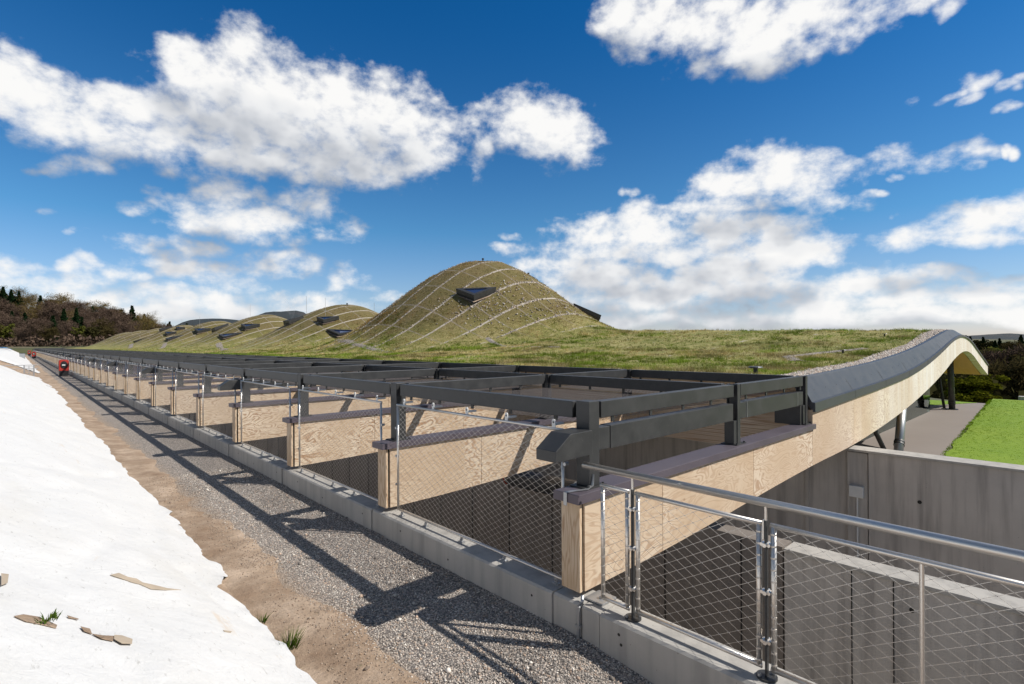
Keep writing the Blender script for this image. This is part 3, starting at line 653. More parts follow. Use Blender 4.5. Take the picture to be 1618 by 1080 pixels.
for x in np.arange(9.2, 22, .55):
    for q in (.45, .8):
        e, t = E_(x), T_(x); h = e-t; a = .3+.7*q
        rb.box(x-.006, x+.006, 2.86+.19*q-.008, 2.86+.19*q+.006, t+h*a-.006, t+h*a+.006)
par(jb.build('gutter', [M['gutter_metal'], M['dark_void']]))
# gravel margin of loose pebbles behind the gutter (pattern of one part)
def pebbles():
    pts = []
    n = 9000; x = 8.95+14.5*RNG.random(n)**1.25; y = 3.17+(.27+.06*np.sin(x*1.3)+.07*RNG.random(n))*RNG.random(n); s = .016+.02*RNG.random(n)
    n2 = 2600; x2 = 8.95+(.12+.22*vnoise(np.linspace(0, 40, n2), np.zeros(n2)))*RNG.random(n2); y2 = 3.2+9*RNG.random(n2)**1.4
    k = RNG.random(n2) < np.where(y2 < 5.2, 1, .35); x2, y2 = x2[k], y2[k]
    x = np.concatenate([x, x2]); y = np.concatenate([y, y2]); s = np.concatenate([s, .014+.016*RNG.random(len(x2))]); n = len(x)
    # stones along the framing lines of the near dome, more of them round its skylight
    m = 5200; lx = 12+13*RNG.random(m); ly = np.round((15+22*RNG.random(m)+GY)/1.575)*1.575-GY+RNG.normal(size=m)*.045
    k = (dome(lx, ly) > .25) & (vnoise(lx*1.1, ly*1.1) > .33); lx, ly = lx[k], ly[k]
    m = 420; qx = 18.3+RNG.normal(size=m)*1.0; qy = 22.4+RNG.normal(size=m)*1.0; k = (qx+qy < 40.25-.1) | (qx < 17.7) | (qy < 22.1); qx, qy = qx[k], qy[k]
    m = 260; wx = 19+4*RNG.random(m); wy = 19+4*RNG.random(m)
    s = np.concatenate([s, .018+.02*RNG.random(len(lx)), .02+.035*RNG.random(len(qx)), .02+.045*RNG.random(m)]); x = np.concatenate([x, lx, qx, wx]); y = np.concatenate([y, ly, qy, wy]); n = len(x)
    z = roof_z(x, y)+s*.4+.01*RNG.random(n)
    base = np.array([(1,0,0),(.3,.95,0),(-.8,.6,0),(-.8,-.6,0),(.3,-.95,0),(.1,.1,.8),(.1,.1,-.8)], float)
    V = base[None]*(s[:, None, None]*(.7+.6*RNG.random((n, 7, 1)))); a = RNG.random(n)*6.28; ca, sa = np.cos(a)[:, None], np.sin(a)[:, None]
    V = np.stack([V[..., 0]*ca-V[..., 1]*sa, V[..., 0]*sa+V[..., 1]*ca, V[..., 2]], -1)+np.stack([x, y, z], -1)[:, None]
    t = np.array([(i, (i+1) % 5, 5) for i in range(5)]+[((i+1) % 5, i, 6) for i in range(5)])
    pal = np.array([(.50,.44,.38),(.36,.31,.27),(.62,.57,.50),(.44,.33,.25),(.27,.24,.22)])
    c = pal[RNG.integers(0, 5, n)]*(.85+.3*RNG.random((n, 1)))
    o = fast_mesh('pebble_margin', V.reshape(-1, 3), (t[None]+7*np.arange(n)[:, None, None]).reshape(-1, 3), M['stone'], colors=np.repeat(c, 7, 0)); o['kind'] = 'stuff'; par(o)
pebbles()
def beam_panels(mb, x0, x1, y0, y1, top, joints, step=.3):
    cuts = [x0]+[j for j in joints if x0 < j < x1]+[x1]
    for a, b in zip(cuts[:-1], cuts[1:]):
        xs = np.linspace(a+(.004 if a > x0 else 0), b-(.004 if b < x1 else 0), max(2, int((b-a)/step)+1))
        mb.prism([(x, B_(x)) for x in xs]+[(x, top(x)) for x in xs[::-1]], 'y', y0, y1)
J = [2.55+2.1*k for k in range(14)]
mb = MB(); beam_panels(mb, 3.457, 8.855, 2.85, 3.05, lambda x: CAP_B, J); beam_panels(mb, 8.8551, 29.62, 2.85, 3.05, lambda x: T_(x)+.02, J)
eb = par(mb.build('edge_beam', M['timber']))
MB().box(3.40, 3.432, 2.858, 3.058, B_(3.4), CAP_B).build('end_board', M['timber_end'], eb, bevel=.003)
MB().box(3.433, 3.456, 2.872, 3.045, B_(3.4)+.01, CAP_B-.01).build('core', M['dark_void'], eb)
def cap_mb(y0=-.035, y1=.235):
    mb = MB()
    for a, b in ((3.335, 6.2), (6.203, 8.90)): mb.prism([(y0, CAP_B-.012), (y0, CAP_T-.004), (y0+.012, CAP_T), (y1-.012, CAP_T), (y1, CAP_T-.004), (y1, CAP_B-.012)], 'x', a, b)
    return mb
o = cap_mb(2.815, 3.09).build('cap_flashing', M['cap_metal'], eb)
MB().box(8.58, 8.90, 2.93, 3.3, CAP_T, H-.94).build('upstand', M['black_steel'], eb)
# soffit, fascia at the far eave, closing walls
def soff_z(X, Y):
    th = EDGE(X)-BOTTOM(X)
    return roof_z(X, Y)-np.clip(th*1.0, .5, 1.3)
par(grid_mesh('soffit', np.linspace(11.3, 29.6, 60), np.concatenate([[3.06], np.arange(3.5, 60, .6)]), soff_z, M['soffit']))
ys = np.concatenate([[2.86], np.arange(3.4, 60, .8)]); V = []
for y in ys:
    zt = float(roof_z(np.array(29.62), np.array(y))); zb = float(soff_z(np.array(29.62), np.array(y))); V += [(29.63, y, zt), (29.63, y, zb), (29.58, y, zb), (29.58, y, zt)]
fb = MB(); n = len(ys); fb.add(V, [(i*4+k, i*4+(k+1) % 4, i*4+4+(k+1) % 4, i*4+4+k) for i in range(n-1) for k in range(4)]); par(fb.build('eave_board', M['timber']))
w_ = MB(); w_.box(9.26, 9.36, 3.06, YEND, .72, 1.88); par(w_.build('infill_wall', M['timber']))
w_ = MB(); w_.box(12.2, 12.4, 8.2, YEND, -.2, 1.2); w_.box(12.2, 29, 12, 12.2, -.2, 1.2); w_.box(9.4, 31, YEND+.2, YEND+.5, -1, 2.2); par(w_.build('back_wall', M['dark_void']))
gx_ = np.linspace(11.3, 26, 30); mb = MB(); mb.prism([(11.3, -.155), (26, -.155)]+[(x, B_(x)+.25) for x in gx_[::-1]], 'y', 4.19, 4.215); gw = par(mb.build('glass_wall', M['curtain']))
for x in np.arange(11.3, 26.1, 1.47): MB().box(x-.03, x+.03, 4.22, 4.34, -.155, B_(x)+.25).build('mullion', M['black_steel'], gw)
def column(p, q, r, mat, sleeve=True):
    p, q = Vector(p), Vector(q); d = (q-p).normalized()
    c = par(MB().tube([p, q], r, 20).build('column', M[mat], smooth=False))
    for f in c.data.polygons: f.use_smooth = len(f.vertices) == 4
    if sleeve:
        mb = MB()
        for a in (.24, .32): mb.tube([p+d*a, p+d*(a+.05)], r*1.14, 20)
        mb.build('collar', M['black_steel'], c)
    fm = MB(); fm.tube([p+Vector((0, 0, -.0)), p+Vector((0, 0, .03))], r*1.9, 20); fm.build('foot_plate', M['black_steel'], c)
column((15.75, 3.16, -.16), (17.6, 3.4, 1.35), .10, 'galvanised')
column((15.45, 3.35, -.16), (15.5, 3.9, 1.1), .055, 'black_steel', False)
column((27.3, 3.70, -.16), (26.5, 3.65, 1.95), .105, 'black_steel'); column((27.35, 3.95, -.16), (27.9, 4.3, 1.9), .05, 'black_steel', False)
# skylights: triangular boxes that lie on the roof grid, each with its glass
def skylight(x, y, leg=1.5, hgt=.40, flip=False, shift=0):
    s = -1 if flip else 1
    P2 = [(x, y), (x+s*leg, y), (x, y+s*leg)]
    g0 = [Vector((a, b, float(roof_z(np.array(a), np.array(b))))) for a, b in P2]
    zm = sum(p.z for p in g0)/3
    for p in g0: p.z += (zm-p.z)*.35
    nrm = (g0[1]-g0[0]).cross(g0[2]-g0[0]).normalized()
    if nrm.z < 0: nrm = -nrm
    c = sum(g0, Vector())/3; up = (nrm+Vector((0, 0, .6))).normalized()
    def ring(k, h): return [c+(p-c)*k+up*h for p in g0]
    mb = MB(); a, b2, d, e = ring(1.0, -.15), ring(1.06, hgt), ring(.66, hgt), ring(.66, hgt-.05)
    V = a+b2+d+e; Fq = []
    for i in range(3):
        j = (i+1) % 3
        Fq += [(i, j, 3+j, 3+i), (3+i, 3+j, 6+j, 6+i), (6+i, 6+j, 9+j, 9+i)]
    mb.add(V, Fq)
    l1, l2 = ring(1.03, .06), ring(1.10, .10); mb.add(l1+l2, [(i, (i+1) % 3, 3+(i+1) % 3, 3+i) for i in range(3)])
    o = par(mb.build('skylight', M['black_steel']))
    mb = MB(); gl = ring(.67, hgt-.045); mb.add(gl, [(0, 1, 2)]); mb.build('pane', M['glass'], o)
    pl = MB(); q = ring(1.22, .012); q0 = ring(1.0, .013)
    pl.add(q+q0, [(i, (i+1) % 3, 3+(i+1) % 3, 3+i) for i in range(3)]); pl.build('pebble_strip', M['dirt'], o)
    return o
def snap(v, o): return round((v+o)/1.575)*1.575-o
for (x, y, lg, hg) in ((17.95, 22.3, 1.5, .36), (18.2, 41.9, 1.26, .36), (16.8, 45.5, 1.2, .36), (18.4, 62.6, 1.45, .4), (16.7, 67.8, 1.4, .4), (18.4, 83.6, 1.6, .4), (18.5, 104.6, 1.35, .4), (20.2, 105.6, 1.1, .4), (18.3, 108.2, 1.6, .4)): skylight(x, y, lg, hg)
skylight(25.6, 21.0, 1.1, .30, True); skylight(24.6, 37.0, 1.3, .4, True)
for (x, y, lg) in ((18.0, 38.8, 2.0), (16.2, 62.4, 1.8), (15.3, 85.4, 1.7), (14.8, 109.4, 1.8)): skylight(x, y, lg, .22)
for (x, y, h) in ((18.9, 43.2, 1.6), (19.0, 47.4, 1.6), (23.0, 42.5, .9), (20.5, 68, 1.5), (21.06, 106.6, 1.6), (18.9, 84.7, 2.0)):
    z = float(roof_z(np.array(x), np.array(y))); par(MB().tube([(x, y, z-.1), (x, y, z+h)], .012, 6).build('lightning_rod', M['stainless']))
for (x, y, h) in ((21.4, 25.7, .22), (21.4, 44.4, .25), (24.2, 24.5, .2)):
    z = float(roof_z(np.array(x), np.array(y))); par(MB().tube([(x, y, z-.1), (x, y, z+h*.6), (x, y, z+h*.6), (x, y, z+h)], [.03, .03, .07, .07], 8).build('roof_anchor', M['black_steel']))
def outlet(x, y, s=1.0):
    z = float(roof_z(np.array(x), np.array(y)))
    o = par(MB().tube([(x, y, z-.05), (x, y, z+.15*s)], .045*s, 12).build('roof_outlet', M['black_steel']))
    MB().tube([(x, y, z+.15*s), (x, y, z+.165*s), (x, y, z+.19*s)], [.10*s, .15*s, .13*s], 16).build('cowl', M['gutter_metal'], o)
outlet(9.45, 3.95, .8); outlet(15.6, 4.3, .5); outlet(20.2, 4.4, .5)
# pale maintenance paths of gravel lying in the turf
def roof_path(pts, w):
    mb = MB(); V = []
    pts = [Vector((p[0], p[1], 0)) for p in pts]; dense = []
    for a, b in zip(pts[:-1], pts[1:]):
        n = max(2, int((b-a).length/.3)); dense += [a.lerp(b, i/n) for i in range(n)]
    dense.append(pts[-1])
    for i, p in enumerate(dense):
        t = (dense[min(i+1, len(dense)-1)]-dense[max(i-1, 0)]).normalized(); s = Vector((-t.y, t.x, 0))
        for k in (-1, 0, 1):
            ww = w*(.8+.5*float(vnoise(p.x*2+k*9, p.y*2)))*.5
            q = p+s*k*ww; V.append((q.x, q.y, float(roof_z(np.array(q.x), np.array(q.y)))+(.03 if k == 0 else .008)))
    n = len(dense); mb.add(V, [(i*3+k, i*3+k+1, i*3+4+k, i*3+3+k) for i in range(n-1) for k in (0, 1)])
    return par(mb.build('gravel_strip', M['gravel']))
roof_path([(16.4, 38.0), (14.0, 31), (12.9, 26), (12.5, 21.5)], .32)
roof_path([(15.6, 62), (13.6, 53), (12, 46)], .5); roof_path([(14.8, 85), (12.6, 76)], .5); roof_path([(14.2, 109), (12.4, 98)], .6)
roof_path([(13.1, 4.5), (14.4, 5.2), (16.0, 4.6), (17.0, 4.2)], .3); roof_path([(16.5, 19.5), (15.4, 16.4), (15.6, 14)], .25); roof_path([(10.2, 40), (10.0, 33)], .35)

# ------------------------------------------------------------------ timber fins
def make_fin():
    t = empty('timber_fin', (0, 0, 0))
    mb = MB(); beam_panels(mb, 3.457, 9.25, 0, .2, lambda x: CAP_B, [4.95, 7.05])
    mb.build('side_panel', M['timber'], t)
    mb = MB(); mb.box(3.40, 3.432, .008, .208, B_(3.4), CAP_B); mb.build('end_board', M['timber_end'], t, bevel=.003)
    MB().box(3.433, 3.456, .02, .19, B_(3.4)+.01, CAP_B-.01).build('core', M['dark_void'], t)
    cap_mb().build('cap_flashing', M['cap_metal'], t)
    return t
fin = make_fin(); fin.location = (0, FIN0+PITCH, 0)
FINS = [fin]
for k in range(2, NF):
    c = copy_tree(fin); c.location = (0, FIN0+PITCH*k, 0); FINS.append(c)
for k, f in enumerate(FINS):
    tag(f, 'pale knotted timber fin with a purple grey cap, %s behind the corner beam' % ordinal(k+1), 'timber fin', 'timber fins in a row on the kerb')

# ------------------------------------------------------------------ steel lattice: one frame on every fin with the beams to the next
ZT, ZB = H-.51, H-.655
XP = (3.65, 6.46, 8.76)
def make_frame(low):
    t = empty('steel_canopy', (0, 0, 0))
    for i, x in enumerate(XP):
        mb = MB()
        if i == 0: mb.box(x-.07, x+.07, -.0725, .0725, CAP_T+.012, ZT+.012)
        else:
            mb.box(x-.04, x+.04, -.07, -.055, CAP_T+.012, ZT+.006); mb.box(x-.04, x+.04, .055, .07, CAP_T+.012, ZT+.006); mb.box(x-.012, x+.012, -.0545, .0545, CAP_T+.012, ZT)
            mb.box(x-.12, x-.042, -.06, .06, CAP_T+.012, H-.945)
        mb.build('post', M['black_steel'], t, bevel=.004)
        pb = MB(); pb.box(x-.13, x+.13, -.10, .10, CAP_T+.001, CAP_T+.0115)
        for a in (-.1, .1): pb.tube([(x+a, -.085, CAP_T+.0115), (x+a, -.085, CAP_T+.03)], .012, 6)
        pb.build('base_plate', M['black_steel'], t)
    for i in (0, 1):
        a, b = XP[i]+(.07 if i == 0 else .04), XP[i+1]-.04
        mb = MB(); mb.box(a+.055, b-.055, -.05, .05, ZB, ZT); mb.box(a+.001, a+.054, -.012, .012, ZB+.012, ZT-.012); mb.box(b-.054, b-.001, -.012, .012, ZB+.012, ZT-.012)
        for q in (a+.028, b-.028): mb.tube([(q, -.02, ZB+.07), (q, .02, ZB+.07)], .014, 6)
        mb.build('cross_beam', M['black_steel'], t, bevel=.004)
        for q in np.arange(a+.25, b-.1, .62): MB().box(q-.02, q+.02, -.035, -.02, ZB-.055, ZB-.001).build('net_bracket', M['black_steel'], t)
    if low:
        mb = MB(); z0, z1 = H-.94, H-.735
        mb.prism([(3.12, z0-.005), (3.12, z0+.085), (3.30, z1), (3.578, z1), (3.578, z0)], 'y', -.11, .11)
        mb.build('stub', M['black_steel'], t, bevel=.004)
        mb = MB(); mb.box(3.722, 3.90, -.05, .06, z0+.004, z1-.004); mb.box(3.905, XP[1]-.125, -.055, .065, z0, z1); mb.box(XP[1]+.045, XP[1]+.26, -.05, .06, z0+.004, z1-.004); mb.box(XP[1]+.268, XP[2]-.32, -.055, .065, z0, z1); mb.box(XP[2]-.312, XP[2]-.09, -.05, .06, z0+.004, z1-.004)
        mb.build('lower_beam', M['black_steel'], t, bevel=.004)
        mb = MB(); mb.box(XP[1]+.2605, XP[1]+.2675, -.056, .06, z0+.002, z1-.002); mb.box(XP[2]-.3195, XP[2]-.3125, -.056, .06, z0+.002, z1-.002); mb.build('splice_plate', M['galvanised'], t)
    return t
def bay_beams(t, near):
    L = PITCH
    for x in XP:
        mb = MB(); mb.box(x-.05, x+.05, .13, L-.13, ZB, ZT)
        for y0, y1 in ((.0735, .129), (L-.129, L-.0735)): mb.box(x-.012, x+.012, y0, y1, ZB+.012, ZT-.012)
        for y in (.1, L-.1): mb.tube([(x-.02, y, ZB+.07), (x+.02, y, ZB+.07)], .014, 6)
        mb.build('long_beam', M['black_steel'], t, bevel=.004)
        for y in np.arange(.4, L-.2, .62): MB().box(x+.02, x+.035, y-.02, y+.02, ZB-.055, ZB-.001).build('net_bracket', M['black_steel'], t)
def net(a0, a1, b0, b1, dw, dh, r, P, knots=0.0):
    """rope net of diamonds over a rectangle; P(a,b) -> 3-D point, returns an MB"""
    mb = MB(); k = dh/dw; n = int((b1-b0+(a1-a0)*k)/dh)+2
    for s in (1, -1):
        for i in range(-1, n):
            c = i*dh                                   # b = b0 + c - (a-a0)*k  (s=1) or mirrored
            pts = []
            A0, A1 = a0, a1
            f = (lambda a: b0+c-(a-a0)*k) if s == 1 else (lambda a: b0+c-(a1-a)*k)
            lo, hi = a0, a1
            def clipa(b): return a0+(b0+c-b)/k if s == 1 else a1-(b0+c-b)/k
            e = sorted((clipa(b0), clipa(b1))); lo = max(lo, e[0]); hi = min(hi, e[1])
            if hi-lo < .01: continue
            mb.tube([P(lo, f(lo)), P(hi, f(hi))], r, 3, caps=False)
    if knots:
        m = int((a1-a0)/(dw))+1
        for s in (0, 1):
            for i in range(m+1):
                for j in range(int((b1-b0)/dh)+2):
                    a = a0+(i+.5*s)*dw; b = b0+(j+.5*s)*dh
                    # crossings of the two families
                    pass
        i1 = int((b1-b0+(a1-a0)*k)/dh)+2
        for i in range(i1):
            for j in range(i1):
                ci, cj = i*dh, j*dh
                a = (ci-cj+k*(a0+a1))/(2*k); b = b0+ci-(a-a0)*k
                if a0+.01 < a < a1-.01 and b0+.01 < b < b1-.01:
                    p = Vector(P(a, b)); t = Vector(P(a+1e-2, b))-p; t.normalize(); mb.tube([p-t*knots*1.6, p+t*knots*1.6], knots*.55, 4)
    return mb
frame_low = make_frame(True); bay_beams(frame_low, 1)
frame_std = make_frame(False); bay_beams(frame_std, 0)
def roof_nets(t):
    z = ZB-.06
    for i in (0, 1):
        net(XP[i]+.08, XP[i+1]-.08, .10, PITCH-.10, .10, .06, .0016, lambda a, b: (a, b, z)).build('roof_net', M['dark_net'], t)
roof_nets(frame_low)
for nm in [o for o in KIDS[frame_low.name] if o.name.startswith('roof_net')]: copy_tree(nm, frame_std)
YC = .12
for k in range(NF):
    low = k % 3 == 0
    src = frame_low if low else frame_std
    if k == 0: f = frame_low
    elif k == 1: f = frame_std
    else: f = copy_tree(src, only=None if k < 14 else ('post', 'cross_beam', 'long_beam', 'stub', 'lower_beam', 'roof_net'))
    f.location = (0, FIN0+YC+PITCH*k, 0)
    if k == NF-1:
        for ch in [o for o in KIDS[f.name] if o.name.startswith(('long_beam', 'roof_net'))]: bpy.data.objects.remove(ch)
    if k == 0: lb = 'black steel corner frame with two tiered beams beside the stainless railing'
    else: lb = 'black steel canopy frame %s, %s behind the corner frame' % ('with a pointed stub' if low else 'without a stub', ordinal(k))
    tag(f, lb, 'steel frame', 'black steel frames of the canopy')

# ------------------------------------------------------------------ mesh panels between the fins
def frame_tube(mb, a0, a1, b0, b1, r, P, n=8):
    mb.tube([P(a0-r, b0), P(a1+r, b0)], r, n).tube([P(a0-r, b1), P(a1+r, b1)], r, n).tube([P(a0, b0), P(a0, b1)], r, n).tube([P(a1, b0), P(a1, b1)], r, n)
PX = 3.475
def make_panel():
    t = empty('mesh_panel', (0, 0, 0)); P = lambda a, b: (PX, a, b); a0, a1, b0, b1 = .255, 2.99, .495, H-.75
    mb = MB(); frame_tube(mb, a0, a1, b0, b1, .0145, P); mb.build('panel_frame', M['stainless'], t, smooth=True)
    net(a0+.012, a1-.012, b0+.012, b1-.012, .104, .060, .0012, P, .0030).build('rope_mesh', M['wire'], t)
    for y in (.34, 1.02, 1.70, 2.38, 2.9):
        bb = MB(); bb.box(PX-.02, PX+.02, y-.035, y+.035, .43, .442); bb.box(PX-.006, PX+.006, y-.018, y+.018, .4422, .4815); bb.tube([(PX-.02, y, .462), (PX+.02, y, .462)], .008, 8)
        bb.build('foot_bracket', M['galvanised'], t)
    for y in (.36, .98, 1.6, 2.22, 2.84):
        tb = MB(); tb.prism([(y-.02, b1+.013), (y+.02, b1+.013), (y+.02, b1+.07), (y+.012, b1+.085), (y-.012, b1+.085), (y-.02, b1+.07)], 'x', PX-.004, PX+.004)
        tb.box(PX+.0045, PX+.12, y-.015, y+.015, b1+.03, b1+.05); tb.cur = 1; tb.tube([(PX-.0065, y, b1+.058), (PX-.0042, y, b1+.058)], .008, 10)
        tb.build('hanger_plate', [M['white_plate'], M['dark_void']], t)
    for y in (a0-.03, a1+.03):
        for z in (.80, 1.15, 1.50):
            cb = MB(); cb.tube([(PX-.015, y, z), (PX+.03, y, z)], .016, 10); cb.box(PX-.004, PX+.004, min(y, y+(.03 if y < 1 else -.03)), max(y, y+(.03 if y < 1 else -.03)), z-.008, z+.008)
            cb.build('side_clamp', M['galvanised'], t)
    return t
pan = make_panel(); pan.location = (0, FIN0, 0)
for k in range(NF-1):
    c = pan if k == 0 else copy_tree(pan, only=None if k < 14 else ('panel_frame', 'rope_mesh')); c.location = (0, FIN0+PITCH*k, 0)
    tag(c, 'nearest stainless rope mesh panel, hung between the corner beam and the first timber fin' if k == 0 else 'stainless rope mesh panel between the %s and %s timber fins behind the corner beam' % (ordinal(k), ordinal(k+1)), 'mesh panel', 'rope mesh panels along the kerb')

# ------------------------------------------------------------------ stainless railing at the right
t = tag(empty('steel_railing', (3.46, 2.7, .43)), 'stainless steel railing with round handrail and rope mesh panels on pale kerb', 'railing')
def rl(o): o.parent = t; o.matrix_parent_inverse = Matrix.Translation((-3.46, -2.7, -.43)); return o
RXX = 3.46
rl(MB().tube([(RXX, 2.86, 1.53), (RXX, -6, 1.53)], .027, 24).build('handrail', M['stainless'], smooth=True))
for y in (2.38, 1.385, -.27, -1.9, -3.5):
    mb = MB(); mb.box(RXX-.018, RXX+.018, y-.006, y+.006, .445, 1.42); po = rl(mb.build('post', M['black_steel'], bevel=.002))
    MB().tube([(RXX, y, .431), (RXX, y, .444)], .062, 24).build('base_plate', M['black_steel'], po)
    sb = MB(); sb.box(RXX-.009, RXX+.009, y+.012, y+.020, 1.30, 1.42); sb.tube([(RXX, y+.002, 1.42), (RXX, y+.002, 1.515)], .009, 10); sb.build('stem', M['stainless'], po)
    for z in (.66, .97, 1.27):
        cl = MB(); cl.tube([(RXX-.0, y-.06, z), (RXX-.0, y+.06, z)], .007, 8); cl.tube([(RXX-.02, y-.02, z), (RXX+.02, y-.02, z)], .012, 8); cl.tube([(RXX-.02, y+.022, z), (RXX+.02, y+.022, z)], .012, 8)
        cl.tube([(RXX-.034, y, z), (RXX+.034, y, z)], .014, 6); cl.build('clamp', M['stainless'], po)
    for q in (1, -1): MB().tube([(RXX+.04*q, y-.03*q, .4445), (RXX+.04*q, y-.03*q, .462)], .012, 6).build('bolt', M['galvanised'], po)
for (a0, a1, mid) in ((2.43, 2.665, None), (1.43, 2.335, None), (-.225, 1.34, .596), (-1.855, -.315, -.9), (-3.45, -1.945, None)):
    P = lambda a, b: (RXX, a, b)
    mb = MB(); frame_tube(mb, a0, a1, .495, 1.395, .017, P, 12); pf = rl(mb.build('panel_frame', M['stainless'], smooth=True))
    lb = net(a0+.012, a1-.012, .507, 1.383, .126, .074, .0014, P, .0038)
    for z in np.arange(.53, 1.38, .074):
        for a in (a0, a1): lb.tube([(RXX-.002, a, z-.005), (RXX-.002, a, z+.005)], .0182, 8)
    lb.build('rope_mesh', M['wire'], pf)
    if mid: MB().tube([(RXX, mid, .495), (RXX, mid, 1.395)], .012, 10).build('mid_bar', M['stainless'], pf)
rl(MB().box(3.44, 3.63, 2.66, 2.84, .4312, .445).build('seat_plate', M['galvanised'], bevel=.002))
bo = rl(MB().tube([(3.52, 2.73, .4455), (3.52, 2.73, .468)], .018, 6).build('bolt', M['galvanised']))
# earthing strap over the corner cap, cable on the kerb
mb = MB(); st = [(3.62, 2.895, 1.42), (3.60, 2.885, 1.33), (3.52, 2.885, 1.309), (3.40, 2.93, 1.309), (3.33, 2.95, 1.307), (3.329, 2.95, 1.20)]
for a, b in zip(st[:-1], st[1:]):
    a, b = Vector(a), Vector(b); mb.add([a+Vector((0, -.018, .0)), a+Vector((0, .018, 0)), b+Vector((0, .018, 0)), b+Vector((0, -.018, 0)), a+Vector((-.002, -.018, .004)), a+Vector((-.002, .018, .004)), b+Vector((-.004, .018, .004)), b+Vector((-.004, -.018, .004))], [(0,1,2,3),(4,7,6,5),(0,4,5,1),(1,5,6,2),(2,6,7,3),(3,7,4,0)])
tag(mb.build('earth_strap', M['galvanised']), 'grey metal earthing strap folded over the purple corner cap', 'strap')
mb = MB(); mb.tube([(3.40, 2.83, .47), (3.37, 2.81, .44), (3.325, 2.81, .41), (3.318, 2.81, .2), (3.318, 2.81, .12)], .014, 10); mb.box(3.305, 3.332, 2.785, 2.835, .25, .27)
tag(mb.build('grey_cable', M['galvanised']), 'grey cable running down the kerb face below the corner fin', 'cable')
# black drum with a red rim hanging in the first bay
p = at(838, 764, 7.6)
t = tag(empty('pump_housing', (6.25, 6.3, .25)), 'black cylindrical pump housing with a red ring, hung behind the nearest mesh panel', 'pump housing')
MB().tube([(0, .5, 0), (0, .45, 0), (0, .45, 0), (0, -1.0, .05), (0, -1.05, .05)], [.10, .12, .15, .15, .1], 20).build('housing', M['black_plastic'], t)
rm = MB()
for i in range(20):
    a, b = 2*math.pi*i/20, 2*math.pi*(i+1)/20; rm.tube([(.13*math.cos(a), .53, .13*math.sin(a)), (.13*math.cos(b), .53, .13*math.sin(b))], .012, 6)
rm.build('rim', M['red_paint'], t)
MB().tube([(-.17, .3, .08), (-.18, -.2, .12), (-.17, -.7, .10)], .03, 10).build('hose', M['black_plastic'], t); MB().box(.12, .25, -.3, .3, -.1, .1).build('bracket', M['black_steel'], t)

# ------------------------------------------------------------------ red cabinets, handrail on the bank
def make_cab():
    t = empty('red_cabinet', (0, 0, 0))
    w, d, h = .31, .28, 1.3
    out = [(-w, .42), (w, .42), (w, h-.08), (w-.1, h), (-w+.1, h), (-w, h-.08)]
    hole = [(.22*math.cos(a), .90+.30*math.sin(a)) for a in np.linspace(0, 2*math.pi, 24, endpoint=False)]
    mb = MB(); mb.prism(out, 'y', -d+.02, d); mb.build('body', M['red_paint'], t, bevel=.02)
    mb = MB(); mb.box(-w+.02, w-.02, -d, d-.02, 0, .415); mb.build('plinth', M['black_plastic'], t, bevel=.01)
    mb = MB(); mb.add([(x, -d+.012, z) for x, z in hole]+[(x*.93, -d-.02, .93+(z-.93)*.93) for x, z in hole], [tuple(range(24, 48))]+[(i, (i+1) % 24, 24+(i+1) % 24, 24+i) for i in range(24)]); mb.build('opening', M['black_plastic'], t)
    MB().box(-.12, .08, -d-.035, -d-.022, .84, .93).build('plate', M['white_plate'], t)
    for s in (-1, 1): MB().box(s*w-(.0 if s > 0 else .012), s*w+(.012 if s > 0 else 0), -d+.1, d-.1, .55, h-.2).build('handle', M['black_plastic'], t)
    return t
cab = make_cab()
for i, (x, y) in enumerate(((2.80, 55.8), (2.62, 143), (2.55, 188))):
    c = cab if i == 0 else copy_tree(cab); c.location = (x, y, GL)
    tag(c, ('nearest and largest red cabinet with black base, on gravel beside the kerb', 'middle red cabinet, smaller, far down the gravel beside the fins', 'farthest tiny red cabinet at the very end of the kerb')[i], 'red cabinet', 'red cabinets along the gravel')
t = tag(empty('bank_handrail', (1.0, 54.8, .3)), 'small grey steel handrail with mesh end panel across the white bank', 'handrail')
for z in (1.12, .86): MB().tube([(-5, 0, z-.3), (.25, 0, z-.3)], .024, 8).build('rail', M['galvanised'], t)
for x in (-.55, .0): MB().box(x-.04, x+.04, -.04, .04, -.5, .80).build('post', M['galvanised'], t)
mb = MB()
for z in np.arange(-.05, .7, .12): mb.box(-.505, -.045, -.012, .012, z, z+.035)
mb.box(-.30, -.26, -.016, .016, -.1, .75); mb.build('mesh_panel', M['galvanised'], t)
t = tag(empty('marker_post', (.75, 118, .3)), 'short dark post standing far along the white bank', 'post'); MB().box(-.35, .35, -.1, .1, -.2, 1.1).build('shaft', M['galvanised'], t, bevel=.02); MB().box(-.38, .38, -.13, .13, 1.101, 1.16).build('top', M['black_steel'], t, bevel=.01)
o = grid_mesh('blue_sheet', np.linspace(-3.2, -.6, 12), np.linspace(150, 158, 14), lambda X, Y: bank_z(X, Y)+.25+.25*fbm(X*2, Y, 3), M['blue_plastic']); tag(o, 'blue plastic sheet lying at the far end of the bank', 'plastic sheet')

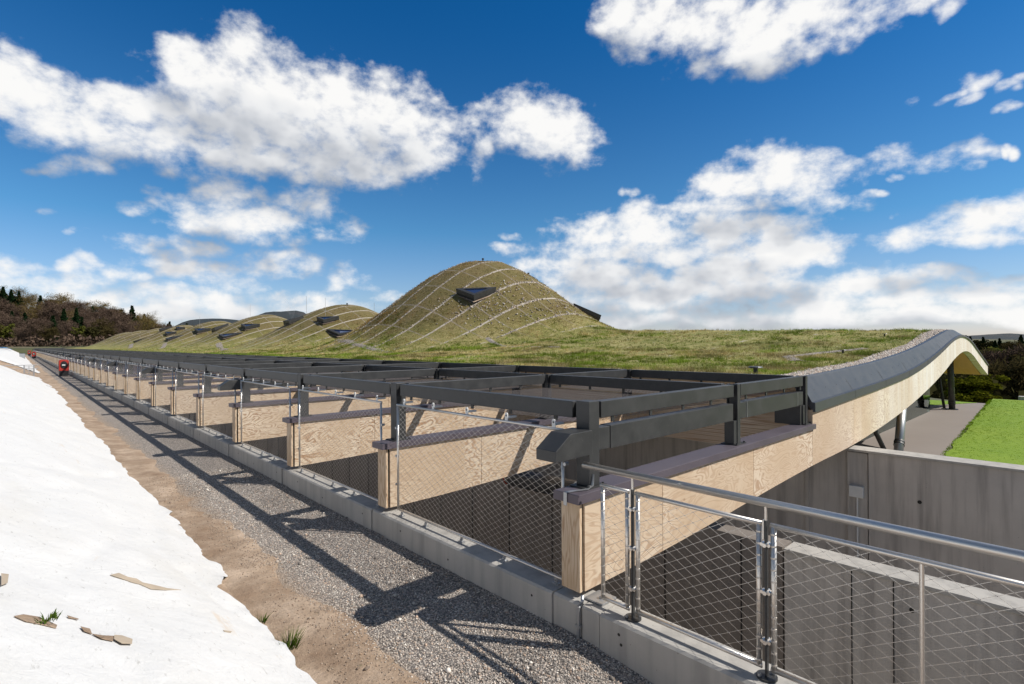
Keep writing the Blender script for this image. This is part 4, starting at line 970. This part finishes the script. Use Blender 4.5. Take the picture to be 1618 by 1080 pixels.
# ------------------------------------------------------------------ paving and lawn on the right
bord = lambda x: 2.3+(x-15.6)*.043
def slab(name, pts, mat, z=-.16, n=40):
    mb = MB(); mb.prism(pts, 'z', z-.25, z); return struct(mb.build(name, mat))
slab('paving', [(11.26, bord(11.26)), (31, bord(31)), (31, 3.3), (27.6, 5.0), (26.5, 12), (11.26, 12)], M['paving'], -.16)
slab('lawn', [(11.26, -32), (33.5, -32)]+[(x, bord(x)+.16*(float(fbm(x*1.9, 3.0, 3))-.5)) for x in np.linspace(33.5, 11.26, 90)], M['lawn'], -.145)
slab('lawn', [(27.7, 5.05), (31.0, 3.35), (31, 40), (26.6, 40), (26.6, 12)], M['lawn'], -.15)
o = MB().box(33.6, 33.95, -40, 2.2, -3, .02).build('concrete_wall', M['dark_concrete'], bevel=.02); tag(o, 'low grey concrete wall along the far edge of the lawn', 'wall')

# ------------------------------------------------------------------ grass on the roof and the lawn
def tufts(name, X, Y, zf, h, w, cols, label, blades=5, extra=0.0):
    n = len(X); Z = zf(X, Y)
    N = n*blades; x = np.repeat(X, blades)+RNG.normal(size=N)*np.repeat(w*3.2, blades); y = np.repeat(Y, blades)+RNG.normal(size=N)*np.repeat(w*3.2, blades); z = np.repeat(Z, blades)-.015
    hh = np.repeat(h, blades)*(.5+.7*RNG.random(N)); ww = np.repeat(w, blades)*(.7+.6*RNG.random(N)); a = RNG.random(N)*6.28; lx, ly = RNG.normal(size=N)*.45*hh, RNG.normal(size=N)*.45*hh
    b0 = np.stack([x-np.cos(a)*ww, y-np.sin(a)*ww, z], -1); b1 = np.stack([x+np.cos(a)*ww, y+np.sin(a)*ww, z], -1); tp = np.stack([x+lx, y+ly, z+hh], -1)
    V = np.stack([b0, b1, tp], 1).reshape(-1, 3); Fc = np.arange(N*3).reshape(-1, 3)
    C = np.repeat(np.repeat(cols, blades, 0)*(.75+.5*RNG.random((N, 1))), 3, 0)
    o = fast_mesh(name, V, Fc, M['blade'], colors=C); tag(o, label, 'grass', kind='stuff'); return o
def roof_grass():
    XX, YY = [], []
    def reg(n, x0, x1, y0, y1, p=1.0): XX.append(x0+(x1-x0)*RNG.random(n)); YY.append(y0+(y1-y0)*RNG.random(n)**p)
    reg(34000, 8.95, 16, 3.45, 34, 1.2); reg(9000, 9.5, 23.5, 3.42, 8, 1.3); reg(9000, 8.95, 9.7, 3.9, 40, 1.1); reg(24000, 12, 27, 14, 42); reg(20000, 10, 24, 3.7, 20); reg(16000, 9, 22, 34, 110, 1.4); reg(3500, 9.2, 10.6, 3.7, 12)
    X, Y = np.concatenate(XX), np.concatenate(YY)
    ta = np.abs((Y+GY+.7875) % 1.575-.7875); tb = np.abs((X+GX+.7875) % 1.575-.7875); dm = np.clip(dome(X, Y)/1.4, 0, 1)
    keep = ~((ta < .13) & (RNG.random(len(X)) < .3+.75*dm)) & ~((tb < .08) & (RNG.random(len(X)) < .2+.7*dm)) & (Y > 3.40+.08*np.sin(X*1.3))
    keep &= ~((np.hypot(X-18.4, Y-22.8) < 1.3) & (X+Y < 42.0) & (X > 17.6) & (Y > 22.0))
    keep &= RNG.random(len(X)) < np.clip((fbm(X*1.1, Y*1.1, 4)-.25)*3.0, .25, 1)
    X, Y, dm = X[keep], Y[keep], dm[keep]; n = len(X); d = SY*X+CY*Y
    g = fbm(X*.55, Y*.55, 4); g2 = fbm(X*2.3+9, Y*2.3, 3)
    front = np.exp(-(X-8.9)/.9)*.42+np.exp(-(Y-3.4)/6)*.12*(X > 11)
    green = np.clip((g-.5)*3+(g2-.5)*2.6+.36+front*1.7-dm*.62, 0, 1)[:, None]
    cg = np.array([.20, .275, .035]); cs = np.array([.68, .58, .31]); cb = np.array([.44, .33, .13]); r = RNG.random((n, 1))
    cols = cg*green*(.7+.6*r)+(cs*(r > .55)+cb*(r <= .55))*(1-green)
    cols = cols*(1-np.array([.46, .56, .64])*dm[:, None])*(.55+.75*np.clip((fbm(X*1.3+3, Y*1.3, 4)-.3)*2.4, 0, 1))[:, None]
    h = (.05+.045*RNG.random(n))*(.8+.5*(g2 > .56))*np.where(X < 9.6, 1.25, 1)*(1-.25*dm); w = np.clip(d*.00042, .0045, .016)
    tufts('roof_grass', X, Y, roof_z, h, w, cols, 'green and straw coloured grass covering the undulating roof')
roof_grass()
n = 16000; X = 14+19*RNG.random(n)**.8; Y = bord(X)+.05-9*RNG.random(n)**1.6
c = np.array([.19, .32, .014])*(.75+.5*RNG.random((n, 1)))*(.6+.8*fbm(X*.8, Y*.8, 3))[:, None]
tufts('lawn_grass', X, Y, lambda x, y: x*0-.145, .018+.022*RNG.random(n), np.full(n, .007), c, 'short bright green mown grass of the lawn')
dandel = None

# ------------------------------------------------------------------ trees
def crown_cards(centres, radii, n, size, up=.2, long=1.0):
    """leaf sized faces through the clumps of a crown"""
    k = RNG.integers(0, len(centres), n); c = np.asarray(centres)[k]; r = np.asarray(radii)[k]
    d = RNG.normal(size=(n, 3)); d /= np.linalg.norm(d, axis=1, keepdims=True); rad = RNG.random(n)**.45
    P = c+d*(rad*r)[:, None]*np.array([1, 1, .8])
    a = RNG.normal(size=(n, 3))+d*.6+np.array([0, 0, up]); a /= np.linalg.norm(a, axis=1, keepdims=True); b = np.cross(a, RNG.normal(size=(n, 3))); b /= np.linalg.norm(b, axis=1, keepdims=True)
    s = size*(.6+.8*RNG.random(n))[:, None]; L = s*long
    V = np.stack([P-b*s*.5, P+a*L*.6, P+b*s*.5, P-a*L*.5], 1).reshape(-1, 3)
    return V, np.arange(n*4).reshape(-1, 4)
def trunk_mb(h, r, limbs, spread, base=.35, wig=.15):
    mb = MB(); pts = [Vector((random.uniform(-wig, wig)*i/3, random.uniform(-wig, wig)*i/3, h*.85*i/5)) for i in range(6)]; pts[0].z = -.8
    mb.tube(pts, [r*(1-.16*i) for i in range(6)], 7); tips = []
    for i in range(limbs):
        z = h*(base+(.8-base)*i/limbs); a = i*2.4+random.random(); l = spread*(1.05-.5*i/limbs)*random.uniform(.7, 1.1)
        p0 = Vector((0, 0, z)); p1 = p0+Vector((math.cos(a)*l*.5, math.sin(a)*l*.5, l*.35)); p2 = p0+Vector((math.cos(a)*l, math.sin(a)*l, l*.75))
        mb.tube([p0, p1, p2], [r*.4, r*.22, r*.06], 5); tips += [p1, p2]
    return mb, tips
def bare_tree(name, h, mat, n=2600, size=.13, long=7.0, seed=1):
    random.seed(seed); t = empty(name); mb, tips = trunk_mb(h, .028*h**.9*.5, 13, h*.36, .28); mb.build('trunk', M['bark'], t)
    cs = [tuple(p) for p in tips]+[(random.gauss(0, h*.1), random.gauss(0, h*.1), h*random.uniform(.5, .9)) for _ in range(8)]; rs = [h*random.uniform(.10, .17) for _ in cs]
    V, Fc = crown_cards(cs, rs, n, size, .9, long); fast_mesh('crown', V, Fc, M[mat], t); return t
def leafy_tree(name, h, mat, n=2600, size=.5, seed=1, wide=.36, base=.3):
    random.seed(seed); t = empty(name); mb, tips = trunk_mb(h, .022*h, 11, h*wide, base); mb.build('trunk', M['bark'], t)
    cs = [tuple(p) for p in tips]+[(random.gauss(0, h*wide*.4), random.gauss(0, h*wide*.4), h*random.uniform(.4, .92)) for _ in range(10)]; rs = [h*random.uniform(.09, .16) for _ in cs]
    V, Fc = crown_cards(cs, rs, n, size, .2, 1.3); fast_mesh('crown', V, Fc, M[mat], t); return t
def conifer(name, h, mat, n=2600, size=.55, seed=1, wide=.23):
    random.seed(seed); t = empty(name); mb = MB(); mb.tube([(0, 0, -.8), (0, 0, h*.5), (0, 0, h*.97)], [.018*h, .011*h, .02], 7); mb.build('trunk', M['bark'], t)
    cs, rs = [], []
    for i in range(46):
        q = (i/46)**.9; z = h*(.12+.85*q); l = h*wide*(1.02-q)*random.uniform(.6, 1.15); a = i*2.39; cs.append((math.cos(a)*l*.75, math.sin(a)*l*.75, z-l*.2)); rs.append(max(.25, l*.55))
    V, Fc = crown_cards(cs, rs, n, size, -.5, 1.4); fast_mesh('crown', V, Fc, M[mat], t); return t
PROTO = [bare_tree('bare_tree', 12, 'twig', seed=3), bare_tree('bare_tree', 14, 'twig', seed=5), bare_tree('budding_tree', 12, 'bud', 2600, .16, 6, seed=8), bare_tree('larch_tree', 15, 'larch', 2200, .13, 6, seed=9),
         conifer('fir_tree', 16, 'needle', seed=11), conifer('pine_tree', 14, 'needle', seed=12, wide=.24), leafy_tree('leafy_tree', 11, 'fresh', seed=14), leafy_tree('leafy_tree', 12, 'olive', seed=15)]
KIND = ['bare purple brown tree', 'tall dark twiggy tree', 'budding olive brown tree', 'pale yellowish larch', 'narrow dark green fir', 'broad dark green pine', 'fresh yellow green tree', 'dull olive green tree']
def gz(x, y): return float(ground_z(np.array([[x]]), np.array([[y]]))[0, 0])
used = {}
rnd = random.Random(21)
def plant(i, x, y, z, s, label, group):
    t = PROTO[i] if i not in used else copy_tree(PROTO[i]); used[i] = 1
    t.location = (x, y, z); t.rotation_euler = (0, 0, rnd.random()*6.28); t.scale = (s*rnd.uniform(.9, 1.15),)*2+(s,)
    tag(t, label, 'tree', group); return t
cnt = {}
rowname = ['front row', 'second row', 'third row', 'fourth row', 'fifth row', 'sixth row', 'ridge row']
for r, (depth, st) in enumerate(((222, 23), (236, 22), (252, 21), (270, 20), (290, 19), (312, 16), (338, 11))):
    u = -70 + rnd.random()*10
    while u < 318:
        if not (r < 3 and 205 < u < 245 and rnd.random() < .8):
            p = at(u, 543, depth+rnd.uniform(-6, 6)); z = gz(p.x, p.y)
            if r >= 5: i = rnd.choice([3, 3, 5, 0, 3, 1, 2, 5 if rnd.random() < .4 else 1])
            elif r == 0: i = rnd.choice([0, 1, 1, 2, 7, 0, 6, 2])
            else: i = rnd.choice([0, 1, 0, 1, 2, 1, 4 if rnd.random() < .5 else 7, 3, 0, 6 if rnd.random() < .5 else 5])
            s = rnd.uniform(.75, 1.1)*(.9 if r == 0 else 1)*(1.0 if u < 240 else .8)
            key = (r, i); cnt[key] = cnt.get(key, 0)+1
            plant(i, p.x, p.y, z, s, '%s, %s from the left in the %s of the hillside' % (KIND[i], ordinal(cnt[key]), rowname[r]), 'trees of the wooded hillside at the left')
        u += st*rnd.uniform(.75, 1.25)
cr = {}
def right_tree(i, u, vtop, depth, h0, where):
    p = at(u, 543, depth); zt = H-(vtop-543)*depth/F; z = gz(p.x, p.y); s = max(.3, (zt-z)/h0)
    cr[i, where] = cr.get((i, where), 0)+1
    plant(i, p.x, p.y, z, s, '%s %s, %s from the left' % (KIND[i], where, ordinal(cr[i, where])), 'trees in the valley at the right')
hh = [12, 14, 12, 15, 16, 14, 11, 12]
for i, u, vt, dp in ((7, 1500, 590, 62), (2, 1598, 560, 66), (7, 1660, 572, 64), (2, 1552, 585, 74), (7, 1470, 596, 75), (2, 1720, 560, 70), (6, 1520, 600, 80), (7, 1625, 585, 84)): right_tree(i, u, vt, dp, hh[i], 'just beyond the lawn')
for k in range(26):
    i = rnd.choice([2, 7, 7, 2, 6, 0]); right_tree(i, 1440+k*13+rnd.uniform(-5, 5), rnd.uniform(545, 562), rnd.uniform(100, 170), hh[i], 'in the middle of the valley wood')
for k in range(24):
    i = rnd.choice([4, 5, 4, 2, 7]); right_tree(i, 1500+k*9+rnd.uniform(-4, 4), rnd.uniform(531, 541) if i in (4, 5) else rnd.uniform(540, 546), rnd.uniform(220, 300), hh[i], 'on the skyline of the valley wood')
br = leafy_tree('bright_shrub', 5.5, 'bright', 3600, .22, 31, .34, .12); p = at(1540, 600, 46); br.location = (p.x, p.y, gz(p.x, p.y)); zz = H-(595-543)*46/F; br.scale = (1, 1, (zz-br.location.z)/5.5)
tag(br, 'bright yellow green bush glowing below the curled roof tip', 'bush')
# undergrowth and the far-off wood: masses, not single trees
def mass(name, pts, hs, size, mat, label, n):
    pts = np.array(pts); k = RNG.integers(0, len(pts), n); P = pts[k]+RNG.normal(size=(n, 3))*np.array([2.2, 2.2, 0]); P[:, 2] += np.array(hs)[k]*RNG.random(n)
    a = RNG.normal(size=(n, 3))+np.array([0, 0, .5]); a /= np.linalg.norm(a, axis=1, keepdims=True); b = np.cross(a, RNG.normal(size=(n, 3))); b /= np.linalg.norm(b, axis=1, keepdims=True); s = size*(.5+RNG.random(n))[:, None]
    V = np.stack([P-b*s*.5, P+a*s*.8, P+b*s*.5, P-a*s*.6], 1).reshape(-1, 3)
    o = fast_mesh(name, V, np.arange(n*4).reshape(-1, 4), M[mat]); tag(o, label, 'undergrowth', kind='stuff')
pts = [];  hs = []
for k in range(700):
    p = at(rnd.uniform(-80, 300), 543, rnd.uniform(212, 340)); pts.append((p.x, p.y, gz(p.x, p.y))); hs.append(rnd.uniform(1.5, 5))
mass('undergrowth', pts, hs, .8, 'twig', 'brown undergrowth between the trees of the hillside', 26000)
pts = []; hs = []
for k in range(500):
    p = at(rnd.uniform(1380, 1760), 543, rnd.uniform(48, 290)); pts.append((p.x, p.y, gz(p.x, p.y))); hs.append(rnd.uniform(1.5, 5))
mass('valley_undergrowth', pts, hs, .7, 'olive', 'olive undergrowth filling the valley beyond the lawn', 26000)
for t0 in [o for o in COL.objects if o.parent is None and o in PROTO]: pass

# ------------------------------------------------------------------ steam from the roof vents
def steam(x, y, z, h, r, lean, label):
    mb = MB(); mb.tube([(0, 0, 0), (lean*.25, 0, h*.3), (lean*.6, 0, h*.65), (lean, 0, h)], [r*.3, r*.6, r*.9, r*.75], 12)
    m = bpy.data.materials.get('steam')
    if not m:
        m = bpy.data.materials.new('steam'); m.use_nodes = True; tr = m.node_tree; tr.nodes.clear(); g = NT(tr)
        n = g.noise(g.obj(), 1.1, 4, .6); dn = g.math('MULTIPLY', g.step(n, .42, .7), .55)
        v = g.n('ShaderNodeVolumePrincipled', {'Color': (.97, .97, .98, 1), 'Density': dn}); tr.links.new(v.outputs[0], g.n('ShaderNodeOutputMaterial').inputs['Volume'])
    o = mb.build('steam', m); o.location = (x, y, z); tag(o, label, 'steam', kind='stuff')
z = float(roof_z(np.array(18.6), np.array(108.6))); steam(18.7, 108.6, z+.3, 3.0, 1.0, -1.5, 'thin white steam drifting from the farthest roof vent before the wood')
z = float(roof_z(np.array(17.1), np.array(45.8))); steam(17.1, 45.8, z+.4, 1.6, .55, -.2, 'faint white steam rising beside the second dome')
